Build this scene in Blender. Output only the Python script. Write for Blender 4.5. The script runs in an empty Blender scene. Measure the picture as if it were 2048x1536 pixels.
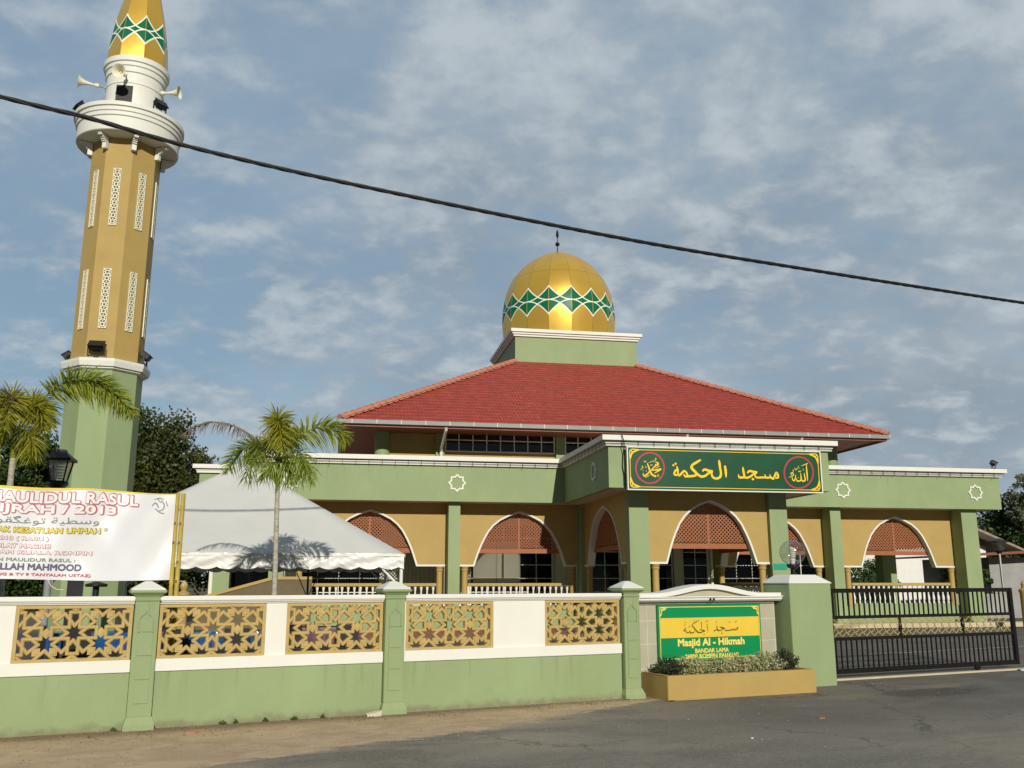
import bpy, bmesh, math, random
from mathutils import Vector, Matrix
random.seed(7)
S = bpy.context.scene
COL = S.collection
R = math.radians
# ---------------------------------------------------------------- camera
cam = bpy.data.cameras.new('camera')
camo = bpy.data.objects.new('camera', cam); COL.objects.link(camo)
camo.location = (0, 0, 1.65)
camo.rotation_euler = (Matrix.Rotation(R(-10.3), 4, 'Z') @ Matrix.Rotation(R(90 + 12.13), 4, 'X') @ Matrix.Rotation(R(-0.03), 4, 'Z')).to_euler()
cam.sensor_width = 36; cam.sensor_fit = 'HORIZONTAL'; cam.lens = 36 * 1840 / 2048
cam.clip_start = 0.1; cam.clip_end = 3000
S.camera = camo
# ---------------------------------------------------------------- world
SUN_EL, SUN_AZ = 22.0, 3.4          # sun low behind the camera, slightly to the right
W = bpy.data.worlds.new("World"); S.world = W; W.use_nodes = True
nt = W.node_tree; N = nt.nodes; L = nt.links
for n in list(N): N.remove(n)
def nd(t, **k):
    n = N.new(t)
    for a, b in k.items(): setattr(n, a, b)
    return n
def mth(op, a, b=None, c=None, clamp=False):
    n = N.new('ShaderNodeMath'); n.operation = op; n.use_clamp = clamp
    for i, v in enumerate((a, b, c)):
        if v is None: continue
        if isinstance(v, (int, float)): n.inputs[i].default_value = v
        else: L.new(v, n.inputs[i])
    return n.outputs[0]
sky = nd('ShaderNodeTexSky', sky_type='NISHITA', sun_disc=False)
sky.sun_elevation = R(SUN_EL); sky.sun_rotation = R(180 - SUN_AZ); sky.air_density = 1.0; sky.dust_density = 0.25; sky.ozone_density = 1.6
tc = nd('ShaderNodeTexCoord')
sep = nd('ShaderNodeSeparateXYZ'); L.new(tc.outputs['Generated'], sep.inputs[0])
zc = mth('ADD', mth('MAXIMUM', sep.outputs[2], 0.0), 0.30)
cx = mth('DIVIDE', sep.outputs[0], zc); cy = mth('DIVIDE', sep.outputs[1], zc)
cmb = nd('ShaderNodeCombineXYZ'); L.new(cx, cmb.inputs[0]); L.new(cy, cmb.inputs[1])
def noise(scale, detail, rough, off, dist=0.0, sc=(1, 1, 1), rot=0.0):
    m = nd('ShaderNodeMapping'); m.inputs['Location'].default_value = off; m.inputs['Scale'].default_value = sc; m.inputs['Rotation'].default_value = (0, 0, rot)
    L.new(cmb.outputs[0], m.inputs[0])
    n = nd('ShaderNodeTexNoise'); n.inputs['Scale'].default_value = scale; n.inputs['Detail'].default_value = detail
    n.inputs['Roughness'].default_value = rough; n.inputs['Distortion'].default_value = dist
    L.new(m.outputs[0], n.inputs['Vector']); return n.outputs[0]
def ramp(v, a, b, lo=0.0, hi=1.0):
    n = nd('ShaderNodeMapRange'); n.interpolation_type = 'SMOOTHSTEP'
    L.new(v, n.inputs[0]); n.inputs[1].default_value = a; n.inputs[2].default_value = b; n.inputs[3].default_value = lo; n.inputs[4].default_value = hi
    return n.outputs[0]
big = noise(1.1, 5, 0.55, (3.1, 1.7, 0), 0.2)
med = noise(5.0, 6, 0.58, (0.3, 5.2, 0), 0.25, (1.0, 1.15, 1), 0.5)
fin = noise(14.0, 5, 0.55, (7.3, 2.2, 0), 0.2, (1.0, 1.1, 1), 0.35)
dens = mth('ADD', mth('ADD', mth('MULTIPLY', big, 0.34), mth('MULTIPLY', sep.outputs[0], 0.10)), mth('ADD', mth('MULTIPLY', med, 0.56), mth('MULTIPLY', fin, 0.36)))
cover = ramp(dens, 0.52, 0.72)
shade = ramp(noise(1.5, 5, 0.55, (9.0, 4.0, 0), 0.2), 0.36, 0.64)
lite = ramp(mth('ADD', mth('MULTIPLY', fin, 0.40), mth('MULTIPLY', med, 0.60)), 0.46, 0.66)
def mixc(f, a, b):
    n = nd('ShaderNodeMix', data_type='RGBA'); 
    if isinstance(f, (int, float)): n.inputs[0].default_value = f
    else: L.new(f, n.inputs[0])
    for k, v in ((6, a), (7, b)):
        if isinstance(v, tuple): n.inputs[k].default_value = v
        else: L.new(v, n.inputs[k])
    return n.outputs[2]
CS = 1.0
c_dark = tuple(x * CS for x in (3.35, 4.15, 4.9)) + (1,)
c_mid = tuple(x * CS for x in (4.45, 5.25, 5.95)) + (1,)
c_lit = tuple(x * CS for x in (6.3, 7.0, 7.5)) + (1,)
ccol = mixc(mth('MULTIPLY', lite, 0.75), mixc(shade, c_dark, c_mid), c_lit)
skyc = nd('ShaderNodeMix', data_type='RGBA', blend_type='MULTIPLY'); skyc.inputs[0].default_value = 1.0
L.new(sky.outputs[0], skyc.inputs[6]); skyc.inputs[7].default_value = (1.05, 1.22, 1.12, 1)
final = mixc(mth('ADD', mth('ADD', 0.40, mth('MULTIPLY', ramp(sep.outputs[0], -0.35, 0.45), 0.16)), mth('MULTIPLY', cover, 0.46)), mixc(0.6, skyc.outputs[2], (2.4, 4.0, 6.0, 1)), ccol)
# sky dimmed on the sun side, brightened opposite, to cut ambient on the facade
sky_dim = ramp(sep.outputs[1], -0.7, 0.40, 0.30, 1.12)
fm = nd('ShaderNodeMix', data_type='RGBA', blend_type='MULTIPLY'); fm.inputs[0].default_value = 1.0
L.new(final, fm.inputs[6]); fcm = nd('ShaderNodeCombineColor'); [L.new(sky_dim, fcm.inputs[i_]) for i_ in range(3)]; L.new(fcm.outputs[0], fm.inputs[7]); final = fm.outputs[2]
bg = nd('ShaderNodeBackground'); bg.inputs[1].default_value = 0.075
L.new(final, bg.inputs[0])
wo = nd('ShaderNodeOutputWorld'); L.new(bg.outputs[0], wo.inputs[0])
# ---------------------------------------------------------------- sun
sl = bpy.data.lights.new('sun', 'SUN'); sl.energy = 4.0; sl.angle = R(0.53); sl.color = (1.0, 0.93, 0.82)
so = bpy.data.objects.new('sun', sl); COL.objects.link(so)
sd = Vector((math.sin(R(SUN_AZ)) * math.cos(R(SUN_EL)), -math.cos(R(SUN_AZ)) * math.cos(R(SUN_EL)), math.sin(R(SUN_EL))))
so.rotation_euler = sd.to_track_quat('Z', 'Y').to_euler(); so.location = (0, -10, 30)
S.view_settings.view_transform = 'Standard'; S.view_settings.look = 'None'
S.view_settings.exposure = 0.0; S.view_settings.gamma = 1.0
S.view_settings.use_curve_mapping = False
# ---------------------------------------------------------------- materials
def mat(name, col, rough=0.6, var=0.10, scale=2.5, bump=0.0, bscale=60.0, metal=0.0, spec=0.3, col2=None, streak=0.0, coat=0.0):
    m = bpy.data.materials.new(name); m.use_nodes = True
    t = m.node_tree; b = t.nodes['Principled BSDF']
    b.inputs['Roughness'].default_value = rough; b.inputs['Metallic'].default_value = metal
    b.inputs['Specular IOR Level'].default_value = spec
    if coat: b.inputs['Coat Weight'].default_value = coat
    c = t.nodes.new('ShaderNodeTexCoord')
    n = t.nodes.new('ShaderNodeTexNoise'); n.inputs['Scale'].default_value = scale; n.inputs['Detail'].default_value = 8; n.inputs['Roughness'].default_value = 0.62
    src = c.outputs['Object']
    if streak:
        mp = t.nodes.new('ShaderNodeMapping'); mp.inputs['Scale'].default_value = (1, 1, streak); t.links.new(src, mp.inputs[0]); src = mp.outputs[0]
    t.links.new(src, n.inputs['Vector'])
    r = t.nodes.new('ShaderNodeMapRange'); r.inputs[1].default_value = 0.3; r.inputs[2].default_value = 0.7
    t.links.new(n.outputs[0], r.inputs[0])
    mx = t.nodes.new('ShaderNodeMix'); mx.data_type = 'RGBA'
    a = tuple(min(1, x * (1 + var)) for x in col); d = tuple(x * (1 - var) for x in col) if col2 is None else col2
    mx.inputs[6].default_value = d + (1,); mx.inputs[7].default_value = a + (1,)
    t.links.new(r.outputs[0], mx.inputs[0]); t.links.new(mx.outputs[2], b.inputs['Base Color'])
    if bump:
        n2 = t.nodes.new('ShaderNodeTexNoise'); n2.inputs['Scale'].default_value = bscale; n2.inputs['Detail'].default_value = 4
        t.links.new(c.outputs['Object'], n2.inputs['Vector'])
        bp = t.nodes.new('ShaderNodeBump'); bp.inputs['Strength'].default_value = bump; bp.inputs['Distance'].default_value = 0.01
        t.links.new(n2.outputs[0], bp.inputs['Height']); t.links.new(bp.outputs[0], b.inputs['Normal'])
    return m
M = {}
M['green'] = mat('green_paint', (0.258, 0.335, 0.170), 0.65, 0.07, 1.3, 0.25, 40, streak=0.45)
def wallmat(name, col, ztop, zband):
    # rain streaks under the ledge and splashed dirt along the foot of the wall
    m = mat(name, col, 0.7, 0.08, 0.9, 0.3, 45, streak=0.6); t = m.node_tree; b = t.nodes['Principled BSDF']
    base = b.inputs['Base Color'].links[0].from_socket
    c = t.nodes.new('ShaderNodeTexCoord'); sp = t.nodes.new('ShaderNodeSeparateXYZ'); t.links.new(c.outputs['Object'], sp.inputs[0])
    def ns(sc, scale, det=6):
        mp = t.nodes.new('ShaderNodeMapping'); mp.inputs['Scale'].default_value = sc; t.links.new(c.outputs['Object'], mp.inputs[0])
        n = t.nodes.new('ShaderNodeTexNoise'); n.inputs['Scale'].default_value = scale; n.inputs['Detail'].default_value = det; t.links.new(mp.outputs[0], n.inputs['Vector']); return n.outputs[0]
    def mm(op, a, d, e=None):
        n = t.nodes.new('ShaderNodeMath'); n.operation = op
        for i, v in enumerate((a, d, e)):
            if v is None: continue
            if isinstance(v, (int, float)): n.inputs[i].default_value = v
            else: t.links.new(v, n.inputs[i])
        return n.outputs[0]
    def rp(v, a, d):
        n = t.nodes.new('ShaderNodeMapRange'); n.interpolation_type = 'SMOOTHSTEP'; t.links.new(v, n.inputs[0]); n.inputs[1].default_value = a; n.inputs[2].default_value = d; return n.outputs[0]
    foot = mm('MULTIPLY', rp(mm('ADD', sp.outputs[2], mm('MULTIPLY', ns((1, 1, 1), 9), -0.22)), 0.0, -0.12), 0.55)
    st = mm('MULTIPLY', mm('MULTIPLY', rp(ns((1, 1, 0.06), 9), 0.56, 0.72), rp(sp.outputs[2], ztop - zband, ztop)), 0.35)
    blot = mm('MULTIPLY', rp(ns((1, 1, 1), 2.3, 8), 0.60, 0.72), 0.16)
    def mix(f, a, d):
        n = t.nodes.new('ShaderNodeMix'); n.data_type = 'RGBA'; t.links.new(f, n.inputs[0]); t.links.new(a, n.inputs[6]); n.inputs[7].default_value = d; return n.outputs[2]
    o = mix(blot, base, tuple(x * 1.25 for x in col) + (1,)); o = mix(st, o, tuple(x * 0.55 for x in col) + (1,)); o = mix(foot, o, (0.16, 0.12, 0.07, 1))
    t.links.new(o, b.inputs['Base Color']); return m
M['greenwall'] = wallmat('weathered_green_wall_paint', (0.258, 0.335, 0.170), 0.63, 0.5)
M['greenfascia'] = wallmat('rain_streaked_green_fascia', (0.258, 0.335, 0.170), 5.75, 0.9)
M['yellow'] = mat('ochre_paint', (0.405, 0.288, 0.095), 0.65, 0.06, 1.5, 0.2, 50)
M['gold_paint'] = mat('fretwork_ochre_paint', (0.440, 0.325, 0.120), 0.6, 0.12, 6, 0.2, 50)
M['white'] = mat('white_paint', (0.70, 0.71, 0.65), 0.55, 0.03, 1.8, 0.12, 60, streak=0.5)
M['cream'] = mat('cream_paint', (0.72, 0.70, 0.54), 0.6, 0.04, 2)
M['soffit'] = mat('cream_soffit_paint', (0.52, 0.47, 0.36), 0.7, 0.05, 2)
M['terra'] = mat('terracotta_paint', (0.31, 0.115, 0.050), 0.6, 0.10, 4)
M['roof'] = mat('red_roof_tile', (0.320, 0.044, 0.026), 0.55, 0.18, 3.5, 0.2, 40, col2=(0.225, 0.030, 0.018))
M['ridge'] = mat('ridge_tile_salmon', (0.50, 0.20, 0.13), 0.6, 0.25, 8)
M['gutter'] = mat('grey_gutter', (0.30, 0.33, 0.32), 0.4, 0.06, 2, metal=0.2)
M['maroon'] = mat('maroon_soffit_board', (0.25, 0.080, 0.055), 0.5, 0.2, 3)
M['black'] = mat('black_metal', (0.012, 0.012, 0.014), 0.45, 0.2, 8)
M['rustblack'] = mat('black_gate_paint', (0.010, 0.009, 0.009), 0.4, 0.3, 9)
M['winframe'] = mat('white_window_bar', (0.80, 0.80, 0.77), 0.4, 0.03, 5)
M['tilegrey'] = mat('grey_wall_tile', (0.40, 0.385, 0.29), 0.5, 0.07, 3)
M['grout'] = mat('pale_grout', (0.60, 0.58, 0.46), 0.8, 0.05, 3)
M['signgreen'] = mat('dark_green_sign_face', (0.006, 0.070, 0.030), 0.35, 0.15, 1.2)
M['boardgreen'] = mat('green_board_face', (0.005, 0.235, 0.080), 0.4, 0.05, 2)
M['boardyellow'] = mat('yellow_board_band', (0.72, 0.51, 0.06), 0.4, 0.04, 2)
M['signyellow'] = mat('yellow_lettering', (0.86, 0.56, 0.02), 0.4, 0.04, 4)
M['letteryellow'] = mat('pale_yellow_lettering', (0.86, 0.66, 0.14), 0.4, 0.04, 4)
M['darkolive'] = mat('dark_calligraphy_ink', (0.10, 0.10, 0.01), 0.5, 0.1, 6)
M['crimson'] = mat('crimson_ring', (0.50, 0.03, 0.07), 0.4, 0.1, 4)
M['asphalt'] = None
M['trunk'] = mat('palm_trunk_bark', (0.36, 0.34, 0.27), 0.8, 0.30, 12, 0.5, 30, streak=3)
M['bark'] = mat('dark_bark', (0.09, 0.07, 0.05), 0.9, 0.3, 8)
M['rubber'] = mat('black_cable_sheath', (0.016, 0.016, 0.018), 0.45, 0.2, 20)
M['chrome'] = mat('pale_metal', (0.5, 0.5, 0.5), 0.3, 0.05, 5, metal=0.8)
M['bamboo'] = mat('yellow_bamboo', (0.40, 0.31, 0.06), 0.45, 0.35, 7, streak=0.3)
M['canvas'] = mat('white_tent_canvas', (0.57, 0.575, 0.545), 0.45, 0.04, 1.5)
M['plastic'] = mat('white_pvc_valance', (0.74, 0.74, 0.70), 0.25, 0.05, 3, spec=0.5)
M['housewhite'] = mat('house_white_plaster', (0.72, 0.72, 0.68), 0.7, 0.05, 2)
M['concrete'] = mat('grey_render', (0.30, 0.30, 0.29), 0.8, 0.2, 0.8)
M['oldroof'] = mat('weathered_roof_sheet', (0.30, 0.23, 0.18), 0.7, 0.3, 3)
M['brownpole'] = mat('brown_wood', (0.16, 0.10, 0.05), 0.6, 0.2, 5)
M['lamppole'] = mat('grey_lamp_pole', (0.24, 0.26, 0.27), 0.4, 0.1, 5)
def leafmat(name, c1, c2, trans=0.35, scale=3.0, rough=0.5):
    m = bpy.data.materials.new(name); m.use_nodes = True; t = m.node_tree
    b = t.nodes['Principled BSDF']; b.inputs['Roughness'].default_value = rough; b.inputs['Specular IOR Level'].default_value = 0.35
    c = t.nodes.new('ShaderNodeTexCoord'); n = t.nodes.new('ShaderNodeTexNoise'); n.inputs['Scale'].default_value = scale; n.inputs['Detail'].default_value = 5
    n.inputs['Roughness'].default_value = 0.8
    t.links.new(c.outputs['Object'], n.inputs['Vector'])
    r = t.nodes.new('ShaderNodeMapRange'); r.inputs[1].default_value = 0.32; r.inputs[2].default_value = 0.68; t.links.new(n.outputs[0], r.inputs[0])
    mx = t.nodes.new('ShaderNodeMix'); mx.data_type = 'RGBA'; mx.inputs[6].default_value = c1 + (1,); mx.inputs[7].default_value = c2 + (1,)
    t.links.new(r.outputs[0], mx.inputs[0]); t.links.new(mx.outputs[2], b.inputs['Base Color'])
    tr = t.nodes.new('ShaderNodeBsdfTranslucent'); t.links.new(mx.outputs[2], tr.inputs[0])
    ms = t.nodes.new('ShaderNodeMixShader'); ms.inputs[0].default_value = trans
    t.links.new(b.outputs[0], ms.inputs[1]); t.links.new(tr.outputs[0], ms.inputs[2])
    t.links.new(ms.outputs[0], t.nodes['Material Output'].inputs[0]); return m
M['frond'] = leafmat('palm_leaflet_green', (0.13, 0.21, 0.025), (0.36, 0.42, 0.055), 0.45, 5)
M['frondy'] = leafmat('palm_leaflet_yellow', (0.24, 0.27, 0.030), (0.50, 0.47, 0.055), 0.45, 5)
M['frondl'] = leafmat('palm_leaflet_lime', (0.20, 0.27, 0.03), (0.46, 0.50, 0.06), 0.45, 5)
M['fronddead'] = leafmat('dead_palm_leaflet', (0.16, 0.11, 0.08), (0.26, 0.20, 0.16), 0.1, 5)
M['tree'] = leafmat('dark_tree_leaf', (0.014, 0.034, 0.008), (0.062, 0.098, 0.018), 0.2, 1.1)
M['treeo'] = leafmat('olive_tree_leaf', (0.016, 0.036, 0.009), (0.105, 0.115, 0.022), 0.2, 0.8)
M['treelight'] = leafmat('pale_tree_leaf', (0.10, 0.12, 0.07), (0.20, 0.22, 0.13), 0.2, 1.5)
M['shrub'] = leafmat('variegated_shrub_leaf', (0.20, 0.22, 0.07), (0.68, 0.68, 0.40), 0.25, 14)
M['shrubd'] = leafmat('dark_shrub_leaf', (0.015, 0.025, 0.01), (0.06, 0.08, 0.03), 0.1, 14)
M['hedge'] = leafmat('hedge_leaf', (0.02, 0.05, 0.01), (0.07, 0.13, 0.03), 0.2, 3)
M['weed'] = leafmat('weed_leaf', (0.05, 0.10, 0.02), (0.12, 0.18, 0.04), 0.2, 10)
def glassmat(name, col, rough, spec=0.5):
    m = bpy.data.materials.new(name); m.use_nodes = True; b = m.node_tree.nodes['Principled BSDF']
    b.inputs['Base Color'].default_value = col + (1,); b.inputs['Roughness'].default_value = rough; b.inputs['Specular IOR Level'].default_value = spec
    return m
M['pane'] = glassmat('dark_window_glass', (0.004, 0.004, 0.005), 0.08, 0.35)
M['paneup'] = glassmat('tinted_louvre_glass', (0.006, 0.007, 0.008), 0.06, 0.7)
def clearglass():
    m = bpy.data.materials.new('clear_globe_glass'); m.use_nodes = True; t = m.node_tree; b = t.nodes['Principled BSDF']
    b.inputs['Base Color'].default_value = (0.9, 0.9, 0.85, 1); b.inputs['Roughness'].default_value = 0.03
    b.inputs['Transmission Weight'].default_value = 0.0
    tr = t.nodes.new('ShaderNodeBsdfTransparent'); tr.inputs[0].default_value = (0.88, 0.89, 0.87, 1)
    gl = t.nodes.new('ShaderNodeBsdfGlossy'); gl.inputs['Roughness'].default_value = 0.09
    lw = t.nodes.new('ShaderNodeLayerWeight'); lw.inputs[0].default_value = 0.5
    pw = t.nodes.new('ShaderNodeMath'); pw.operation = 'POWER'; t.links.new(lw.outputs['Facing'], pw.inputs[0]); pw.inputs[1].default_value = 3.5
    ma = t.nodes.new('ShaderNodeMath'); ma.operation = 'MULTIPLY_ADD'; t.links.new(pw.outputs[0], ma.inputs[0]); ma.inputs[1].default_value = 0.65; ma.inputs[2].default_value = 0.16
    ms = t.nodes.new('ShaderNodeMixShader'); t.links.new(ma.outputs[0], ms.inputs[0])
    t.links.new(tr.outputs[0], ms.inputs[1]); t.links.new(gl.outputs[0], ms.inputs[2]); t.links.new(ms.outputs[0], t.nodes['Material Output'].inputs[0])
    return m
M['clear'] = clearglass()
def cloth(name, c, rough=0.35, c2=None):
    return mat(name, c, rough, 0.2, 6, spec=0.5, col2=c2)
M['bluecloth'] = cloth('blue_table_cloth', (0.012, 0.075, 0.22), 0.2)
M['purplecloth'] = cloth('purple_brown_cloth', (0.10, 0.04, 0.07), 0.5)
M['redpaver'] = mat('red_paving', (0.34, 0.15, 0.11), 0.8, 0.12, 3)
M['darkpaver'] = mat('dark_paving', (0.10, 0.075, 0.08), 0.8, 0.15, 2)
M['kerb'] = mat('cream_kerb', (0.50, 0.44, 0.30), 0.8, 0.12, 2)
M['orangegrey'] = mat('grey_plastic', (0.2, 0.2, 0.21), 0.5)
M['teal'] = mat('teal_plate', (0.02, 0.30, 0.20), 0.4)
M['litter'] = mat('white_litter', (0.6, 0.6, 0.58), 0.6)
M['dryleaf'] = leafmat('dry_leaf', (0.10, 0.05, 0.02), (0.25, 0.13, 0.05), 0.1, 12)

# gold panels with the green and white interlaced arcs; UV: u = place across the panel 0..1, v = height in metres
def goldmat(name, mid, half, lw, seam_z, panel_w, rough, base=(0.74, 0.47, 0.085)):
    m = bpy.data.materials.new(name); m.use_nodes = True; t = m.node_tree; b = t.nodes['Principled BSDF']
    uv = t.nodes.new('ShaderNodeUVMap'); uv.uv_map = 'UVMap'
    sp = t.nodes.new('ShaderNodeSeparateXYZ'); t.links.new(uv.outputs[0], sp.inputs[0])
    def mm(op, a, c=None, d=None):
        n = t.nodes.new('ShaderNodeMath'); n.operation = op
        for i, v in enumerate((a, c, d)):
            if v is None: continue
            if isinstance(v, (int, float)): n.inputs[i].default_value = v
            else: t.links.new(v, n.inputs[i])
        return n.outputs[0]
    u = sp.outputs[0]; z = sp.outputs[1]
    y = mm('DIVIDE', mm('ABSOLUTE', mm('SUBTRACT', z, mid)), half)
    d1 = u; d2 = mm('SUBTRACT', 1.0, u)
    q1 = mm('POWER', d1, 2.0); q2 = mm('POWER', d2, 2.0)
    gold = mm('GREATER_THAN', y, mm('MAXIMUM', q1, q2))
    k = half / panel_w
    def near(q, d):
        s = mm('SQRT', mm('ADD', 1.0, mm('POWER', mm('MULTIPLY', d, 2 * k), 2.0)))
        return mm('LESS_THAN', mm('DIVIDE', mm('ABSOLUTE', mm('SUBTRACT', y, q)), s), lw / half)
    white = mm('MULTIPLY', mm('MAXIMUM', near(q1, d1), near(q2, d2)), mm('LESS_THAN', y, 1.06))
    seam = mm('MAXIMUM', mm('LESS_THAN', mm('MINIMUM', d1, d2), 0.012), mm('LESS_THAN', mm('ABSOLUTE', mm('SUBTRACT', z, seam_z)), 0.015))
    ns = t.nodes.new('ShaderNodeTexNoise'); ns.inputs['Scale'].default_value = 1.3; ns.inputs['Detail'].default_value = 3
    tcn = t.nodes.new('ShaderNodeTexCoord'); t.links.new(tcn.outputs['Object'], ns.inputs['Vector'])
    def mix(f, a, c):
        n = t.nodes.new('ShaderNodeMix'); n.data_type = 'RGBA'; t.links.new(f, n.inputs[0])
        for kk, v in ((6, a), (7, c)):
            if isinstance(v, tuple): n.inputs[kk].default_value = v
            else: t.links.new(v, n.inputs[kk])
        return n.outputs[2]
    g = mix(ns.outputs[0], tuple(x * 0.9 for x in base) + (1,), tuple(min(1, x * 1.1) for x in base) + (1,))
    c = mix(gold, (0.006, 0.14, 0.060, 1), g)
    c = mix(seam, c, (0.46, 0.30, 0.07, 1))
    c = mix(white, c, (0.80, 0.80, 0.70, 1))
    t.links.new(c, b.inputs['Base Color'])
    met = mm('MULTIPLY', mm('MULTIPLY', gold, mm('SUBTRACT', 1.0, white)), 0.62)
    t.links.new(met, b.inputs['Metallic']); b.inputs['Roughness'].default_value = rough; b.inputs['Specular IOR Level'].default_value = 0.15
    return m
M['golddome'] = goldmat('gold_dome_panels', 15.62, 0.76, 0.028, 17.35, 1.17, 0.33)
M['goldcone'] = goldmat('gold_cone_panels', 16.62, 0.46, 0.020, 40.0, 0.54, 0.33)

def groundmat(name, kind):
    m = bpy.data.materials.new(name); m.use_nodes = True; t = m.node_tree; b = t.nodes['Principled BSDF']
    b.inputs['Roughness'].default_value = 0.85; b.inputs['Specular IOR Level'].default_value = 0.25
    c = t.nodes.new('ShaderNodeTexCoord')
    def ns(scale, det=6, rg=0.6, sc=(1, 1, 1), dist=0):
        mp = t.nodes.new('ShaderNodeMapping'); mp.inputs['Scale'].default_value = sc; t.links.new(c.outputs['Object'], mp.inputs[0])
        n = t.nodes.new('ShaderNodeTexNoise'); n.inputs['Scale'].default_value = scale; n.inputs['Detail'].default_value = det
        n.inputs['Roughness'].default_value = rg; n.inputs['Distortion'].default_value = dist; t.links.new(mp.outputs[0], n.inputs['Vector']); return n.outputs[0]
    def mm(op, a, d=None, e=None):
        n = t.nodes.new('ShaderNodeMath'); n.operation = op
        for i, v in enumerate((a, d, e)):
            if v is None: continue
            if isinstance(v, (int, float)): n.inputs[i].default_value = v
            else: t.links.new(v, n.inputs[i])
        return n.outputs[0]
    def rp(v, a, d, lo=0.0, hi=1.0):
        n = t.nodes.new('ShaderNodeMapRange'); n.interpolation_type = 'SMOOTHSTEP'; t.links.new(v, n.inputs[0])
        n.inputs[1].default_value = a; n.inputs[2].default_value = d; n.inputs[3].default_value = lo; n.inputs[4].default_value = hi; return n.outputs[0]
    def mix(f, a, d):
        n = t.nodes.new('ShaderNodeMix'); n.data_type = 'RGBA'
        if isinstance(f, float): n.inputs[0].default_value = f
        else: t.links.new(f, n.inputs[0])
        for kk, v in ((6, a), (7, d)):
            if isinstance(v, tuple): n.inputs[kk].default_value = v
            else: t.links.new(v, n.inputs[kk])
        return n.outputs[2]
    grain = ns(30, 6, 0.85, (1, .45, 1)); fine = ns(75, 3, 0.8, (1, .4, 1))
    patch = ns(0.6, 8, 0.68, (0.7, 1.2, 1), 0.5); blot = ns(2.1, 8, 0.72, (0.8, 1.2, 1), 0.8)
    asp = mix(rp(patch, 0.36, 0.66), (0.175, 0.162, 0.130, 1), (0.300, 0.270, 0.210, 1))
    asp = mix(mm('MULTIPLY', rp(blot, 0.56, 0.70), 0.55), asp, (0.25, 0.22, 0.17, 1))
    asp = mix(mm('MULTIPLY', rp(grain, 0.47, 0.62), 0.75), asp, (0.28, 0.27, 0.25, 1))
    asp = mix(mm('MULTIPLY', rp(fine, 0.52, 0.66), 0.7), asp, (0.050, 0.050, 0.050, 1))
    spots = ns(5.5, 4, 0.7, (0.7, 1.3, 1), 1.0)
    asp = mix(mm('MULTIPLY', rp(spots, 0.66, 0.74), 0.6), asp, (0.045, 0.04, 0.04, 1))
    asp = mix(mm('MULTIPLY', rp(spots, 0.34, 0.27), 0.35), asp, (0.30, 0.27, 0.21, 1))
    if kind == 'road':
        # sand washed over the verge between the wall and the carriageway (object space = fence frame)
        sp = t.nodes.new('ShaderNodeSeparateXYZ'); t.links.new(c.outputs['Object'], sp.inputs[0])
        s_, n_ = sp.outputs[0], sp.outputs[1]
        # edge distance below wall: wide on the left, closing to nothing at s = 3.6
        w = mm('MULTIPLY', mm('SUBTRACT', 4.76, s_), 0.44); w = mm('MINIMUM', w, mm('ADD', 1.98, mm('MULTIPLY', s_, -0.27)))
        e = mm('ADD', n_, w)                       # >0 on the sand
        e = mm('ADD', e, mm('MULTIPLY', mm('SUBTRACT', blot, 0.5), 1.0))
        e = mm('ADD', e, mm('MULTIPLY', mm('SUBTRACT', grain, 0.5), 0.35))
        sand = mix(rp(blot, 0.35, 0.65), (0.45, 0.335, 0.21, 1), (0.59, 0.455, 0.295, 1))
        sand = mix(mm('MULTIPLY', rp(fine, 0.5, 0.75), 0.5), sand, (0.20, 0.15, 0.10, 1))
        soil = mix(rp(grain, 0.4, 0.65), (0.16, 0.105, 0.065, 1), (0.34, 0.25, 0.165, 1))
        f = mm('ADD', mm('ADD', n_, 0.62), mm('MULTIPLY', mm('SUBTRACT', blot, 0.5), 1.1))
        f = mm('SUBTRACT', f, mm('MULTIPLY', mm('MAXIMUM', s_, 0.0), 0.07))
        sand = mix(mm('MULTIPLY', rp(f, 0.0, 0.4), 0.85), sand, soil)
        dust = mm('MULTIPLY', rp(e, -2.2, 0.2), rp(patch, 0.35, 0.6))
        asp = mix(mm('MULTIPLY', dust, 0.5), asp, (0.42, 0.35, 0.25, 1))
        vo = t.nodes.new('ShaderNodeTexVoronoi'); vo.feature = 'DISTANCE_TO_EDGE'; vo.inputs['Scale'].default_value = 0.55
        mpv = t.nodes.new('ShaderNodeVectorMath'); mpv.operation = 'ADD'; t.links.new(c.outputs['Object'], mpv.inputs[0])
        cv = t.nodes.new('ShaderNodeCombineXYZ'); t.links.new(mm('MULTIPLY', blot, 1.1), cv.inputs[0]); t.links.new(mm('MULTIPLY', spots, 0.8), cv.inputs[1]); t.links.new(cv.outputs[0], mpv.inputs[1]); t.links.new(mpv.outputs[0], vo.inputs['Vector'])
        asp = mix(mm('MULTIPLY', mm('MULTIPLY', rp(vo.outputs['Distance'], 0.016, 0.004), rp(patch, 0.46, 0.56)), 0.6), asp, (0.035, 0.032, 0.030, 1))
        def blob(s0, n0, ra, rb, colr, k):
            dd = mm('SQRT', mm('ADD', mm('POWER', mm('MULTIPLY', mm('SUBTRACT', s_, s0), 1 / ra), 2.0), mm('POWER', mm('MULTIPLY', mm('SUBTRACT', n_, n0), 1 / rb), 2.0)))
            dd = mm('ADD', dd, mm('MULTIPLY', mm('SUBTRACT', blot, 0.5), 3.2)); return mix(mm('MULTIPLY', rp(dd, 1.0, 0.55), k), asp, colr)
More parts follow.
